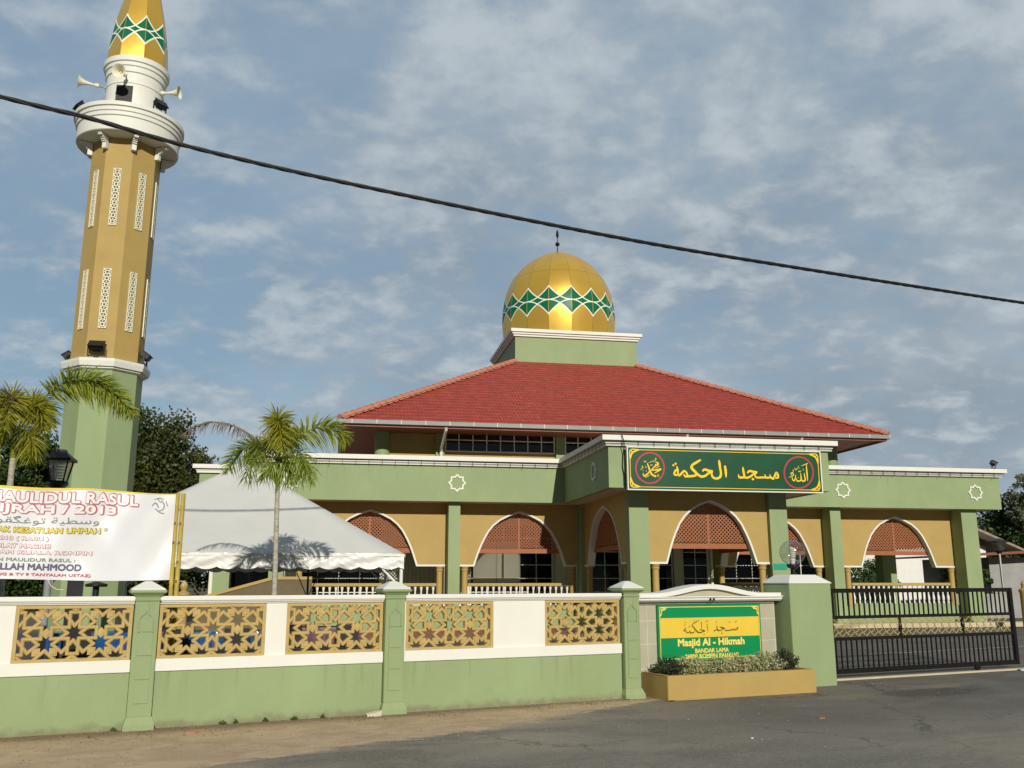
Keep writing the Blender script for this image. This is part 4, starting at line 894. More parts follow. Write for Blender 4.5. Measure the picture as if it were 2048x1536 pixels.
# ================================================================ front boundary wall
HB = [(80, 190, 112, 190), (0, 0, 0, 0)][:1]
def fretwork(w=1.25, h=0.625):
    """pierced panel: interlaced stars and pentagons, traced as bars (unit: 1 px = 0.65 mm)"""
    u = 0.00065; segs = []; sq_ = []
    q = [((80, 0), (80, 95)), ((80, 94), (362, 94)), ((112, 190), (342, -6)), ((112, 190), (275, 325)), ((275, 325), (449, 122)), ((362, 94), (362, 352)), ((362, 352), (447, 352)),
         ((0, 292), (160, 440)), ((447, 392), (375, 442))]
    for sx in (-1, 1):
        for mir in (-1, 1):
            for sy in (-1, 1):
                for a, b in q:
                    segs.append(((sx * 447 + mir * a[0] , sy * a[1]), (sx * 447 + mir * b[0], sy * b[1])))
                sq_.append((sx * 447 + mir * 137, sy * 312, 0))
        sq_.append((sx * 447, 0, 1))
    seen = set(); mb = MB(); k = 0
    for a, b in segs:
        key = tuple(sorted((tuple(round(c) for c in a), tuple(round(c) for c in b))))
        if key in seen: continue
        seen.add(key)
        a = Vector((a[0] * u, a[1] * u)); b = Vector((b[0] * u, b[1] * u))
        if max(abs(a.x), abs(b.x)) > .615: continue
        d = (b - a).normalized(); n = Vector((-d.y, d.x)); a2 = a - d * .012; b2 = b + d * .012; e = 0.0004 * (k % 12); k += 1
        pr = [(-.0205, .035), (-.0205, -.018 - e), (-.008, -.031 - e), (.008, -.031 - e), (.0205, -.018 - e), (.0205, .035 + e * .5)]
        vs = [(p.x + n.x * o_, y_, p.y + n.y * o_) for p in (a2, b2) for o_, y_ in pr]
        mb.add(vs, [(i, (i + 1) % 6, 6 + (i + 1) % 6, 6 + i) for i in range(6)] + [(0, 1, 2, 3, 4, 5), (11, 10, 9, 8, 7, 6)])
    for x, y, rot in sq_:
        c = Vector((x * u, 0.004, y * u)); up = Vector((0, 0, 1)); rx = Vector((1, 0, 0))
        if rot: rx, up = (rx + up).normalized(), (up - rx).normalized()
        fy = Vector((0, 1, 0)); r_ = .042
        mb.cbox(c, rx, fy, up, r_, .034, r_)
        mb.cbox(c - fy * .037, rx, fy, up, r_ * .55, .006, r_ * .55)
    f = MB(); b_ = .040
    f.box(-w / 2, w / 2, -.045, .045, h / 2 - b_, h / 2); f.box(-w / 2, w / 2, -.045, .045, -h / 2, -h / 2 + b_ * .8)
    f.box(-w / 2, -w / 2 + b_, -.044, .044, -h / 2 + b_ * .8, h / 2 - b_); f.box(w / 2 - b_, w / 2, -.044, .044, -h / 2 + b_ * .8, h / 2 - b_)
    return mb, f
fretproto = []
def fence_bay(s0, s1, panels, label):
    t = thing('boundary_wall', label, 'wall', FW(s0, 0, 0), FA, 'bays of the front boundary wall')
    w = s1 - s0
    MB().box(0, w, -0.06, 0.10, -0.05, 0.628).build('wall', 'greenwall', t)
    MB().box(0, w, -0.085, 0.12, 0.630, 0.768).build('sill_band', 'white', t, bevel=0.004)
    cp_ = MB().box(0.0, w, -0.115, 0.15, 1.432, 1.485).box(0.0, w, -0.095, 0.13, 1.412, 1.4315).box(0.0, w, -0.075, 0.115, 1.394, 1.4115)
    cp_.build('coping', 'white', t, bevel=0.006)
    x = 0.0; ps = sorted(panels); wl = MB()
    edges = [0.0]
    for a, b in ps: edges += [a - s0, b - s0]
    edges.append(w)
    for i in range(0, len(edges), 2):
        if edges[i + 1] - edges[i] > 0.02: wl.box(edges[i] + .001, edges[i + 1] - .001, -0.055, 0.10, 0.768, 1.394)
    if wl.v: wl.build('white_infill', 'white', t)
    for a, b in ps:
        if not fretproto:
            m_, f_ = fretwork(); o = m_.build('fretwork_panel', 'gold_paint', t, fix=False); fr_ = f_.build('panel_frame', 'gold_paint', o); fretproto.append((o, fr_))
        else:
            o = fretproto[0][0].copy(); COL.objects.link(o); o.parent = t; c_ = fretproto[0][1].copy(); COL.objects.link(c_); c_.parent = o
        o.location = ((a + b) / 2 - s0, -0.005, 1.081); o.scale = ((b - a) / 1.25, 1, 1)
    return t
fence_bay(-7.6, -3.225, [(-7.5, -6.24), (-4.455, -3.235)], 'stretch of green and white wall at the left edge, with one ochre fretwork panel in view')
fence_bay(-2.955, -0.19, [(-2.945, -1.70), (-1.445, -0.195)], 'wall bay with two ochre fretwork panels close together, beneath the end of the banner and the palm')
fence_bay(0.095, 3.43, [(0.12, 1.385), (2.185, 3.42)], 'wall bay with a broad white block between its two ochre fretwork panels')
def fence_pillar(s, w, label, first=[None]):
    if first[0] is None:
        t = thing('wall_pillar', label, 'pillar', FW(s, 0, 0), FA, 'capped pillars of the front boundary wall')
        h = w / 2; y0 = -0.13; y1 = 0.15; f_ = y0
        m_ = MB().box(-h, h, y0, y1, 0.14, 1.43)
        sh = m_.build('shaft', 'greenwall', t, bevel=0.004)
        MB().box(-h - .035, h + .035, y0 - .05, y1 + .05, -.05, .055).build('foot', 'green', t)
        ft = MB(); a = h + .035; c = h + .003
        ft.add([(-a, y0 - .05, .055), (a, y0 - .05, .055), (a, y1 + .05, .055), (-a, y1 + .05, .055), (-c, y0 - .003, .14), (c, y0 - .003, .14), (c, y1 + .003, .14), (-c, y1 + .003, .14)], [(0, 1, 5, 4), (1, 2, 6, 5), (2, 3, 7, 6), (3, 0, 4, 7), (4, 5, 6, 7)]); ft.build('foot_slope', 'green', t)
        bev = MB()   # raised mouldings: pointed panel and four blocks
        x_ = 0.085
        bev.strip([(-x_, 1.08), (-x_, 1.22), (-x_ * .75, 1.262), (-.03, 1.285), (0, 1.33), (.03, 1.285), (x_ * .75, 1.262), (x_, 1.22), (x_, 1.08)], .012, y0 - .014, y0 + .001, side=-1)
        for za, zb in ((1.08, 1.32), (0.815, 1.068), (0.55, 0.803), (0.285, 0.538)):
            if za < 1.0: bev.box(-x_ + .001, x_ - .001, y0 - .010, y0 + .002, za, zb)
            else: bev.box(-x_ + .014, x_ - .014, y0 - .008, y0 + .002, za, 1.225)
        bev.build('panel_moulding', 'green', t, bevel=0.003)
        nk = MB(); prof = [(h + .005, 1.43), (h + .012, 1.437), (h + .012, 1.45), (h - .002, 1.455), (h + .005, 1.48), (h + .03, 1.505), (h + .055, 1.52), (h + .066, 1.53), (h + .066, 1.555)]
        ym = (y0 + y1) / 2; dy = (y1 - y0) / 2 - h
        vs = [];
        for r_, z in prof: vs += [(-r_, ym - r_ - dy, z), (r_, ym - r_ - dy, z), (r_, ym + r_ + dy, z), (-r_, ym + r_ + dy, z)]
        fs = [(4 * i + k, 4 * i + (k + 1) % 4, 4 * (i + 1) + (k + 1) % 4, 4 * (i + 1) + k) for i in range(len(prof) - 1) for k in range(4)] + [(0, 3, 2, 1), tuple(4 * (len(prof) - 1) + k for k in range(4))]
        nk.add(vs, fs); nk.build('capital', 'green', t)
        cp_ = MB(); r1 = h + .058; vs = []
        for r_, z in ((r1, 1.5553), (r1 - .004, 1.57), (.05, 1.652), (.03, 1.66)): vs += [(-r_, ym - r_, z), (r_, ym - r_, z), (r_, ym + r_, z), (-r_, ym + r_, z)]
        cp_.add(vs, [(4 * i + k, 4 * i + (k + 1) % 4, 4 * (i + 1) + (k + 1) % 4, 4 * (i + 1) + k) for i in range(3) for k in range(4)] + [(0, 3, 2, 1), (12, 13, 14, 15)]); cp_.build('cap', 'white', t, bevel=0.006)
        first[0] = t
    else:
        t = copy_tree(first[0]); t.location = FW(s, 0, 0); t['label'] = label
    return t
fence_pillar(-3.09, 0.265, 'green wall pillar with white cap below the right end of the banner')
fence_pillar(-0.05, 0.265, 'green wall pillar with white cap in the middle of the wall, below the tent corner')
fence_pillar(3.585, 0.265, 'green wall pillar with white cap beside the tiled sign wall')
# ================================================================ tiled sign wall, planter, gate pillar
SWL = thing('sign_wall', 'grey tiled wall with curved white pediment and gutter behind the planter', 'wall', FW(3.85, 0.22, 0), FA)
LX = 6.62 - 3.85
MB().box(0.0, LX - .06, 0.0, 0.22, 0, 1.345).build('tiled_wall', 'tilegrey', SWL)
gj = MB()
for z in (0.36, 0.72, 1.06): gj.box(0.0, LX - .06, -.0025, -.0005, z, z + .008)
for x in (LX - .085, .22): gj.box(x, x + .007, -.0026, -.0006, 0.37, 1.34)
gj.build('grout_line', 'grout', SWL, fix=False)
crn = MB().box(-.12, LX + .06, -.075, .26, 1.346, 1.368).box(-.10, LX + .04, -.095, .27, 1.369, 1.405).box(-.12, LX + .07, -.12, .30, 1.406, 1.425)
crn.build('cornice', 'white', SWL, bevel=0.004)
MB().box(-.13, LX + .03, -.135, -.122, 1.352, 1.360).box(1.33, 1.345, -.14, -.120, 1.350, 1.40).box(1.395, 1.41, -.14, -.120, 1.350, 1.40).build('cornice_wire', 'black', SWL)
ped = []; n_ = 24; pc_ = 1.37
def pz(t): return 0.5 - 0.5 * math.cos(math.pi * max(0, min(1, t)))
for i in range(n_ + 1):
    x = -.06 + (LX + .08) * i / n_; t = 1 - abs(x - pc_) / 1.05; ped.append((x, 1.475 + 0.135 * pz(t)))
mb = MB(); low = []
for x, z in ped:
    t = 1 - abs(x - pc_) / 0.92; low.append((x, 1.426 + 0.112 * pz(t) if t > 0 else 1.426))
for i in range(n_):
    a, b, c, d = ped[i], ped[i + 1], low[i + 1], low[i]
    vs = [(a[0], -.09, a[1]), (b[0], -.09, b[1]), (c[0], -.09, c[1]), (d[0], -.09, d[1]), (a[0], .27, a[1]), (b[0], .27, b[1]), (c[0], .27, c[1]), (d[0], .27, d[1])]
    mb.add(vs, [(0, 1, 2, 3), (7, 6, 5, 4), (0, 4, 5, 1), (3, 2, 6, 7)] + ([(0, 3, 7, 4)] if i == 0 else []) + ([(1, 5, 6, 2)] if i == n_ - 1 else []))
mb.build('pediment', 'white', SWL)
mb = MB(); mb.prism([(pc_ - .92, 1.4255)] + [(pc_ - .92 + 1.84 * i / 12, 1.4255 + .112 * pz(1 - abs(-.92 + 1.84 * i / 12) / .92)) for i in range(1, 12)] + [(pc_ + .92, 1.4255)], -0.02, 0.2); mb.build('tympanum', 'tilegrey', SWL)
BD = thing('notice_board', 'green and yellow board naming the mosque, on the grey tiled wall behind shrubs', 'sign', FW(5.23, 0.17, 0.88), FA)
bw, bh = 1.985, 0.84
MB().box(-bw / 2, bw / 2, 0, .045, -bh / 2, bh / 2).build('panel', 'boardgreen', BD, bevel=0.003)
MB().box(-bw / 2 + .045, bw / 2 - .045, -.0022, -.0004, -0.075, 0.222).build('yellow_band', 'boardyellow', BD)
bl = MB(); a, b = bw / 2 - .035, bh / 2 - .035
for z in (b, -b): bl.ribbon([(-a, z, .010), (0, z, .010), (a, z, .010)], -.003, mp_)
for x in (-a, a): bl.ribbon([(x, -b, .010), (x, 0, .010), (x, b, .010)], -.0035, mp_)
for sx in (-1, 1):
    for sz in (1,):
        for pts in ([(a, b - .14, .012), (a - .03, b - .10, .02), (a - .035, b - .045, .02), (a - .09, b - .035, .02), (a - .14, b - .0, .012)], [(a - .015, b - .02, .01), (a - .04, b - .06, .016), (a - .012, b - .11, .01)], [(a - .03, b - .012, .01), (a - .08, b - .012, .018), (a - .12, b - .02, .01)]):
            bl.ribbon([(sx * p[0], sz * p[1], p[2]) for p in pts], -.004, mp_)
bl.build('border', 'letteryellow', BD, fix=False)
strokes(['board'], 'darkolive', 'calligraphy', BD, -.003, lambda x, z, y: (x + .01, y, z + .06))
for b_, w_, h_, z_ in (('Masjid Al - Hikmah', 1.27, .135, -.232), ('BANDAR LAMA', .64, .062, -.308), ('26800 ROMPIN PAHANG', 1.02, .062, -.388)):
    tx = MB(); lettering(tx, b_, w_, h_, 0.0, z_, -.003, mp_, bold=0.045); tx.build('lettering', 'letteryellow', BD, fix=False)
PT = thing('planter', 'low ochre planter box full of pale shrubs in front of the sign wall', 'planter', FW(3.88, -0.56, 0), R(13.0))
PL = 2.66
mb = MB(); t_ = .09
mb.box(0, PL, 0, t_, -.03, .335); mb.box(0, t_, t_, .72, -.03, .335); mb.box(PL - t_, PL, t_, .62, -.03, .335)
mb.build('box', 'yellow', PT, bevel=0.006)
MB().box(t_, PL - t_, t_, .70, 0, .27).build('soil', 'brownpole', PT)
def leafcloud(mb, pts, size, flat=0.5, rng=random):
    for p in pts:
        u_ = Vector((rng.gauss(0, 1), rng.gauss(0, 1), rng.gauss(0, flat))).normalized(); w_ = u_.cross(Vector((rng.gauss(0, 1), rng.gauss(0, 1), rng.gauss(0, 1)))).normalized()
        s_ = size * rng.uniform(.6, 1.3); p = Vector(p)
        mb.poly([p - u_ * s_, p - w_ * s_ * .42, p + u_ * s_, p + w_ * s_ * .42])
def shrub(x, y, w, d, h, m, label, n=1500, size=.020):
    mb = MB(); st = MB(); base = Vector((x, y, .27)); rng = random.Random(int(x * 1000 + h * 77))
    pts = []
    for i in range(int(n / 26)):
        a = rng.uniform(0, 2 * math.pi); rr = math.sqrt(rng.random()); tip = base + Vector((w * rr * math.cos(a), d * rr * math.sin(a), h * (1 - .45 * rr * rr) * rng.uniform(.75, 1.12)))
        root = base + Vector((w * .4 * rr * math.cos(a), d * .4 * rr * math.sin(a), 0)); st.tube([root, (root + tip) / 2 + Vector((0, 0, .02)), tip], .0025, 3, cap=False)
        for k in range(26):
            t = rng.random() ** .6; pts.append(root.lerp(tip, t) + Vector((rng.gauss(0, .022), rng.gauss(0, .022), rng.gauss(0, .018))))
    leafcloud(mb, pts, size, .9, rng)
    P_ = thing('shrub', label, 'shrub', PT.matrix_world @ Vector((0, 0, 0)) if False else (0, 0, 0), 0, 'shrubs growing in the ochre planter')
    loc = Vector((FW(3.88, -0.56, 0))); ca, sa = math.cos(R(13)), math.sin(R(13)); P_.location = (loc.x, loc.y, 0); P_.rotation_euler.z = R(13)
    mb.build('foliage', m, P_, fix=False); st.build('stems', 'bark', P_, fix=False)
shrub(.26, .36, .25, .24, .30, 'shrubd', 'dark twiggy shrub at the left end of the planter', 1800)
shrub(.62, .36, .34, .26, .27, 'shrub', 'pale leafy shrub next to the dark shrub at the planter left end', 3200)
shrub(1.10, .36, .38, .26, .26, 'shrub', 'pale shrub under the left half of the board lettering', 3200)
shrub(1.56, .36, .38, .26, .275, 'shrub', 'pale shrub under the right half of the board lettering', 3200)
shrub(2.02, .36, .34, .26, .31, 'shrub', 'tall pale shrub near the right edge of the board', 3400)
shrub(2.38, .36, .22, .23, .36, 'shrubd', 'dark shrub at the right end of the planter against the gate pillar', 1800)
GP = thing('gate_pillar', 'broad plain green gate pillar with sloped white top beside the black gate', 'pillar', FW(6.65, -0.06, 0), FA)
gw, gd = 0.885, 0.64
MB().box(0, gw, 0, gd, -.05, 1.62).build('shaft', 'green', GP, bevel=0.006)
e = .012; q_ = .15
MB().add([], []) 
mb = MB(); mb.add([(-e, -e, 1.6205), (gw + e, -e, 1.6205), (gw + e, gd + e, 1.6205), (-e, gd + e, 1.6205), (-e, -e, 1.635), (gw + e, -e, 1.635), (gw + e, gd + e, 1.635), (-e, gd + e, 1.635), (.16, .14, 1.762), (gw - .18, .14, 1.762), (gw - .18, gd - .14, 1.762), (.16, gd - .14, 1.762)],
    [(0, 3, 2, 1), (0, 1, 5, 4), (1, 2, 6, 5), (2, 3, 7, 6), (3, 0, 4, 7), (4, 5, 9, 8), (5, 6, 10, 9), (6, 7, 11, 10), (7, 4, 8, 11), (8, 9, 10, 11)]); mb.build('cap', 'white', GP)
GL = thing('globe_lamp', 'clear glass globe lamp with spiral bulb on top of the gate pillar', 'lamp', FW(7.05, 0.26, 1.762), FA)
MB().lathe([(0.055, 0), (0.055, .02), (0.03, .03), (0.03, .09), (0.085, .115), (0.105, .14), (0.105, .17), (0.07, .175)], n=20).build('base', 'black', GL)
sp_ = MB(); n_ = 20; prof = [(0.212 * math.sin(math.pi * (1 - i / n_)) if 0 < i < n_ else .002, .365 + .212 * -math.cos(math.pi * i / n_) * 1.0) for i in range(n_ + 1)]
prof = [(r_, z) for r_, z in prof if z > .170]; sp_.lathe([(0.075, .168)] + prof, n=32, cap=False); sp_.build('globe', 'clear', GL, fix=True)
bl_ = MB(); pts = []
for i in range(90):
    a = i * 2 * math.pi / 16; pts.append((.042 * math.cos(a), .042 * math.sin(a), .27 + .0021 * i))
bl_.tube(pts, .013, 6); bl_.lathe([(0.035, .17), (0.035, .23), (0.045, .235), (0.045, .265), (0.02, .27)], n=14); bl_.build('bulb', 'winframe', GL)
# ================================================================ sliding gate
GT = thing('gate', 'long black metal sliding gate with upright bars and gold fretwork strip', 'gate', FW(7.50, 0.74, 0), FA)
gl_ = 13.02 - 7.50
def gate_rail(z, h): return MB().box(0, gl_, -.02, .02, z - h / 2, z + h / 2).build('rail', 'rustblack', GT)
gate_rail(1.49, .075); gate_rail(1.03, .055); gate_rail(.66, .055); gate_rail(.115, .085)
MB().box(gl_ - .085, gl_, -.028, .028, .07, 1.528).build('end_post', 'rustblack', GT); MB().box(-.02, .04, -.028, .028, .07, 1.528).build('end_post', 'rustblack', GT)
bt = MB().box(-.011, .011, -.011, .011, 1.0575, 1.4525); bb = MB().box(-.011, .011, -.011, .011, .1575, .6325); n_ = 44; o1 = o2 = None
for i in range(n_):
    x = .09 + (gl_ - .2) * i / (n_ - 1)
    if o1 is None: o1 = bt.build('upright_bar', 'rustblack', GT); o2 = bb.build('upright_bar', 'rustblack', GT); p, q = o1, o2
    else: p = o1.copy(); q = o2.copy(); [COL.objects.link(z) for z in (p, q)]; p.parent = GT; q.parent = GT
    p.location.x = x; q.location.x = x
for x in (.78, 2.42, 4.06): MB().box(x - .02, x + .02, -.016, .016, .6875, 1.0025).lathe([(.02, .78), (.035, .82), (.04, .85), (.035, .88), (.02, .92)], (x, 0, 0), 10).build('post', 'rustblack', GT)
gz = MB(); p_ = .19; n_ = int((gl_ - .12) / p_)
for i in range(n_):
    x = .06 + p_ * i; m_ = x + p_ / 2; zt, zb, zm = .995, .695, .845; k = .0004 * (i % 2)
    for a, b in (((x, zt), (m_, zm + .07)), ((m_, zm + .07), (x + p_, zt)), ((x, zb), (m_, zm - .07)), ((m_, zm - .07), (x + p_, zb)), ((x, zm - .05), (x + .04, zm + .05)), ((x + .04, zm + .05), (m_ , zm + .09)), ((m_, zm - .09), (x + p_, zm - .05)), ((x, zm + .05), (x + p_ * .7, zb + .03))):
        gz.bar((a[0], k, a[1]), (b[0], k, b[1]), .011, .010, up=(0, 1, 0))
gz.build('gold_fretwork', 'gold_paint', GT, fix=False)
for x in (.7, 4.35): MB().prism([(x - .08, .072), (x + .08, .072), (x + .02, -.02), (x - .02, -.02)], -.02, .02).lathe([(0.001, -.03), (.035, -.028), (.035, .028), (.001, .03)], (x, 0, .0), 12).build('wheel', 'rustblack', GT)
# ================================================================ banner on bamboo poles
BN = thing('banner', 'large white cloth banner with faded red, yellow and grey lettering above the wall', 'banner', FW(-2.80, 0.30, 0), FA)
def bsurf(x, z, y=0.0):       # x runs left from the right end (negative), z height: gently creased cloth
    t = (z - 1.67) / 1.06
    return (x, y + 0.020 * math.sin(3.1 * x + 2.0 * t) + 0.010 * math.sin(9 * x - 5 * t) + .016 * math.sin(6 * (x + t)) + .012 * math.sin(13 * (x - .6 * t)) * math.exp(x * 1.5), z + .012 * math.sin(2.3 * x) * (1 - t) + .010 * math.sin(5 * x) * t)
bm_ = MB(); nx, nz = 170, 24; BWD = 5.2
vs = []
for j in range(nz + 1):
    for i in range(nx + 1):
        x = -BWD * i / nx; z = 1.675 + (2.725 - 1.675) * j / nz; vs.append(bsurf(x, z))
bm_.add(vs, [(j * (nx + 1) + i, (j + 1) * (nx + 1) + i, (j + 1) * (nx + 1) + i + 1, j * (nx + 1) + i + 1) for j in range(nz) for i in range(nx)], True)
M['banner'] = mat('banner_vinyl', (0.66, 0.68, 0.71), 0.38, 0.04, 1.2, spec=0.5)
bo = bm_.build('cloth', 'banner', BN, fix=False)
def zrow(z): 
    r_ = MB(); vs = []
    for i in range(nx + 1):
        x = -BWD * i / nx; a = bsurf(x, 2.725); vs += [(a[0], a[1] - .004, a[2] + .0), (a[0], a[1] - .004, a[2] + .030 * min(1, .25 - x * .45))]
    r_.add(vs, [(2 * i, 2 * i + 1, 2 * i + 3, 2 * i + 2) for i in range(nx)]); return r_
zrow(0).build('yellow_strip', mat('yellow_cloth', (0.72, 0.58, 0.05), .6), BN, fix=False)
def bl(body, xr, w, z, h, m, bold, out=None, obold=0.05, slant=0.0, name='lettering'):
    mp2 = lambda x, zz, y: bsurf(x, zz, y)
    if out:
        mb = MB(); lettering(mb, body, w, h, xr, z, -.0045, mp2, 'R', obold, slant); mb.build(name, out, BN, fix=False)
    if m:
        mb = MB(); lettering(mb, body, w * .995, h * .94, xr - w * .0025, z + h * .03, -.0075, mp2, 'R', bold, slant); mb.build(name, m, BN, fix=False)
M['l_pink'] = mat('faded_red_outline', (0.44, 0.13, 0.16), .5); M['l_white'] = mat('pale_banner_ink', (0.78, 0.74, 0.74), .4, .02)
M['l_yel'] = mat('banner_yellow_ink', (0.72, 0.60, 0.08), .4); M['l_olive'] = mat('banner_olive_outline', (0.20, 0.17, 0.05), .5)
M['l_grey'] = mat('banner_grey_ink', (0.22, 0.23, 0.24), .5); M['l_navy'] = mat('banner_navy_ink', (0.10, 0.10, 0.18), .5); M['l_red'] = mat('banner_red_ink', (0.52, 0.08, 0.12), .5)
bl('SAMBUTAN MAULIDUL RASUL', -.46, 2.75, 2.57, .125, 'l_white', .055, 'l_pink', .13)
bl('PERINGKAT DAERAH 1434 HIJRAH / 2013', -.70, 4.30, 2.42, .125, 'l_white', .055, 'l_pink', .13)
bl('" WASATIYYAH TONGGAK KESATUAN UMMAH "', -.79, 2.3, 2.215, .062, 'l_yel', .05, 'l_olive', .13)
bl('24 JANUARI 2013 ( RABU )', -1.41, 1.06, 2.115, .050, 'l_white', .03, 'l_pink', .13)
bl('SELEPAS SOLAT MAGRIB', -1.38, .98, 2.035, .048, 'l_white', .03, 'l_pink', .13)
bl('MASJID AL - HIKMAH KUALA ROMPIN', -.93, 1.85, 1.955, .048, 'l_white', .03, 'l_pink', .13)
bl('CERAMAH SAMBUTAN MAULIDUR RASUL :', -1.10, 1.62, 1.882, .040, 'l_grey', .05)
bl('ABDULLAH MAHMOOD', -1.03, 1.15, 1.782, .076, 'l_navy', .06)
bl('(PAHANG & TV 9 TANYALAH USTAZ)', -.92, 1.20, 1.706, .042, 'l_red', .05)
ar = '\ufeee\ufed8\ufb95\ufecf\ufeee\ufe97 \ufe94\ufef4\ufec4\ufeb3\ufeed'
bl(ar, -.88, 1.10, 2.300, .115, 'l_grey', .0)
em = MB()
for st in ([(-.28, 2.66, .008), (-.22, 2.68, .012), (-.17, 2.66, .008)], [(-.30, 2.58, .010), (-.26, 2.62, .016), (-.22, 2.56, .012)], [(-.20, 2.65, .012), (-.16, 2.60, .014), (-.17, 2.54, .012), (-.22, 2.52, .010)], [(-.14, 2.64, .010), (-.12, 2.58, .012)], [(-.26, 2.55, .012), (-.20, 2.50, .012), (-.15, 2.49, .010)], [(-.24, 2.67, .012), (-.20, 2.62, .008)]):
    em.ribbon(st, -.0045, lambda x, z, y: bsurf(x, z, y))
em.build('emblem', 'l_grey', BN, fix=False)
cr_ = MB()
cr_.tube([(0.0, .02, 2.72), (.05, .03, 2.735)], .004, 4); cr_.tube([(-.02, 0, 1.69), (.06, .0, 1.665), (.13, .0, 1.655), (.17, -.01, 1.62), (.14, -.02, 1.60), (.12, -.01, 1.63)], .004, 4)
cr_.tube([(-1.38, -.01, 1.68), (-1.33, -.02, 1.60), (-1.27, -.02, 1.565), (-1.20, -.02, 1.56)], .004, 4); cr_.build('tie_string', 'white', BN)
def bamboo(s, n, h, lean, r_, label):
    t = thing('bamboo_pole', label, 'pole', FW(s, n, 0), FA, 'bamboo poles at the right end of the banner')
    pts = []; rr = []; k = 0; z = 0
    while z < h:
        for dz, f in ((0, 1.12), (.012, 1.0), (.21, .98), (.225, 1.12)):
            if z + dz <= h: pts.append((lean * (z + dz), 0, z + dz)); rr.append(r_ * f * (1 - .06 * z / h))
        z += .235
    pts.append((lean * h, 0, h)); rr.append(r_ * .94)
    MB().tube(pts, rr, 10).build('cane', 'bamboo', t)
    kn = MB()
    for i in range(1, int(h / .235)):
        if random.random() < .6: kn.cbox((lean * .235 * i - r_ * .5, -r_ * .9, .235 * i + .01), Vector((1, 0, 0)), Vector((0, 1, 0)), Vector((0, 0, 1)), .012, .006, .016)
    kn.build('knot', 'brownpole', t)
bamboo(-2.745, 0.26, 2.735, -.0, .030, 'thicker yellow bamboo pole, the outer one at the banner right end')
bamboo(-2.812, 0.235, 2.735, .0, .026, 'thinner spotted bamboo pole, the inner one touching the banner edge')
# ================================================================ marquee tent
TX0, TX1, TY0, TY1, TZ = -4.80, 1.07, 16.5, 22.4, 2.13
AP = Vector((-2.06, 19.45, 4.03))
TN = thing('marquee', 'white pyramid tent with scalloped valance standing behind the wall', 'tent', ((TX0 + TX1) / 2, (TY0 + TY1) / 2, 0))
TO = Vector(((TX0 + TX1) / 2, (TY0 + TY1) / 2, 0))
cn = [Vector((TX0, TY0, TZ)), Vector((TX1, TY0, TZ)), Vector((TX1, TY1, TZ)), Vector((TX0, TY1, TZ))]
mb = MB()
for k in range(4):
    a, b = cn[k], cn[(k + 1) % 4]; n_ = 14; rows = []
    for j in range(n_ + 1):
        t = j / n_; l = a.lerp(AP, t); r_ = b.lerp(AP, t); row = []
        for i in range(n_ + 1):
            s_ = i / n_; p = l.lerp(r_, s_); p.z -= .05 * math.sin(math.pi * t) * math.sin(math.pi * s_); row.append(p - TO)
        rows.append(row)
    for j in range(n_):
        for i in range(n_): mb.poly([rows[j][i], rows[j][i + 1], rows[j + 1][i + 1], rows[j + 1][i]], True)
mb.build('canopy', 'canvas', TN, fix=False)
bmx = bmesh.new(); co_ = TN.children[-1].data; bmx.from_mesh(co_); bmesh.ops.remove_doubles(bmx, verts=bmx.verts, dist=1e-4); bmx.to_mesh(co_); bmx.free()
for e_ in co_.edges: pass
def valance(a, b, name='valance'):
    mb = MB(); d = (b - a); L_ = d.length; d.normalize(); out = Vector((d.y, -d.x, 0)); n_ = 220; m_ = 8; vs = []
    for i in range(n_ + 1):
        x = L_ * i / n_; sc = .045 * abs(math.sin(math.pi * x / .34)) ** .8
        for j in range(m_ + 1):
            t = j / m_; hgt = .262 + sc - .03
            off = .012 * math.sin(x * 5.1 + 5 * t) + .012 * math.sin(x * 13 + 9 * t + 2 * math.sin(3 * x)) + .007 * math.sin(x * 31 - 17 * t) * math.sin(x * 3.3 + 1) + .02 * t * math.sin(x * 2.2) + .006 * math.sin(9 * t + 2.5 * math.sin(x * 1.9))
            vs.append(a + d * x + out * (.01 + off * .9) - Vector((0, 0, hgt * t - .008)) - TO)
    q_ = m_ + 1; mb.add(vs, [(i * q_ + j, i * q_ + j + 1, (i + 1) * q_ + j + 1, (i + 1) * q_ + j) for i in range(n_) for j in range(m_)], True)
    return mb.build(name, 'plastic', TN, fix=False)
for k in range(4): valance(cn[k], cn[(k + 1) % 4])
for k, c in enumerate(cn):
    ins = Vector((.04 if c.x < AP.x else -.04, .04 if c.y < AP.y else -.04, 0)); p = c + ins - TO
    MB().tube([(p.x, p.y, 0), (p.x, p.y, TZ - .02)], .032, 12).build('post', 'white', TN)
    o_ = (AP - TO).xy - p.xy; o_ = Vector((o_.x, 0, 0)).normalized()
    MB().bar((p.x, p.y, 1.55), (p.x + o_.x * .55, p.y, TZ - .04), .03).build('brace', 'white', TN)
for k in range(4):
    a = cn[k] - TO; b = cn[(k + 1) % 4] - TO; MB().bar((a.x, a.y, TZ - .03), (b.x, b.y, TZ - .03), .035).build('eave_tube', 'white', TN)
# inner black stand behind the tent corner
tag(MB().tube([(0, 0, 0), (0, 0, 1.95)], .022, 8).bar((0, 0, 1.3), (-.25, 0, 1.85), .02).bar((0, 0, 1.3), (.25, 0, 1.85), .02).bar((0, 0, .02), (.35, 0, 0.01), .03).bar((0, 0, .02), (-.35, 0, 0.01), .03).build('tent_pole', 'black', loc=(-.73, 21.5, 0)), 'thin black pole with slanting struts under the right half of the tent', 'pole')
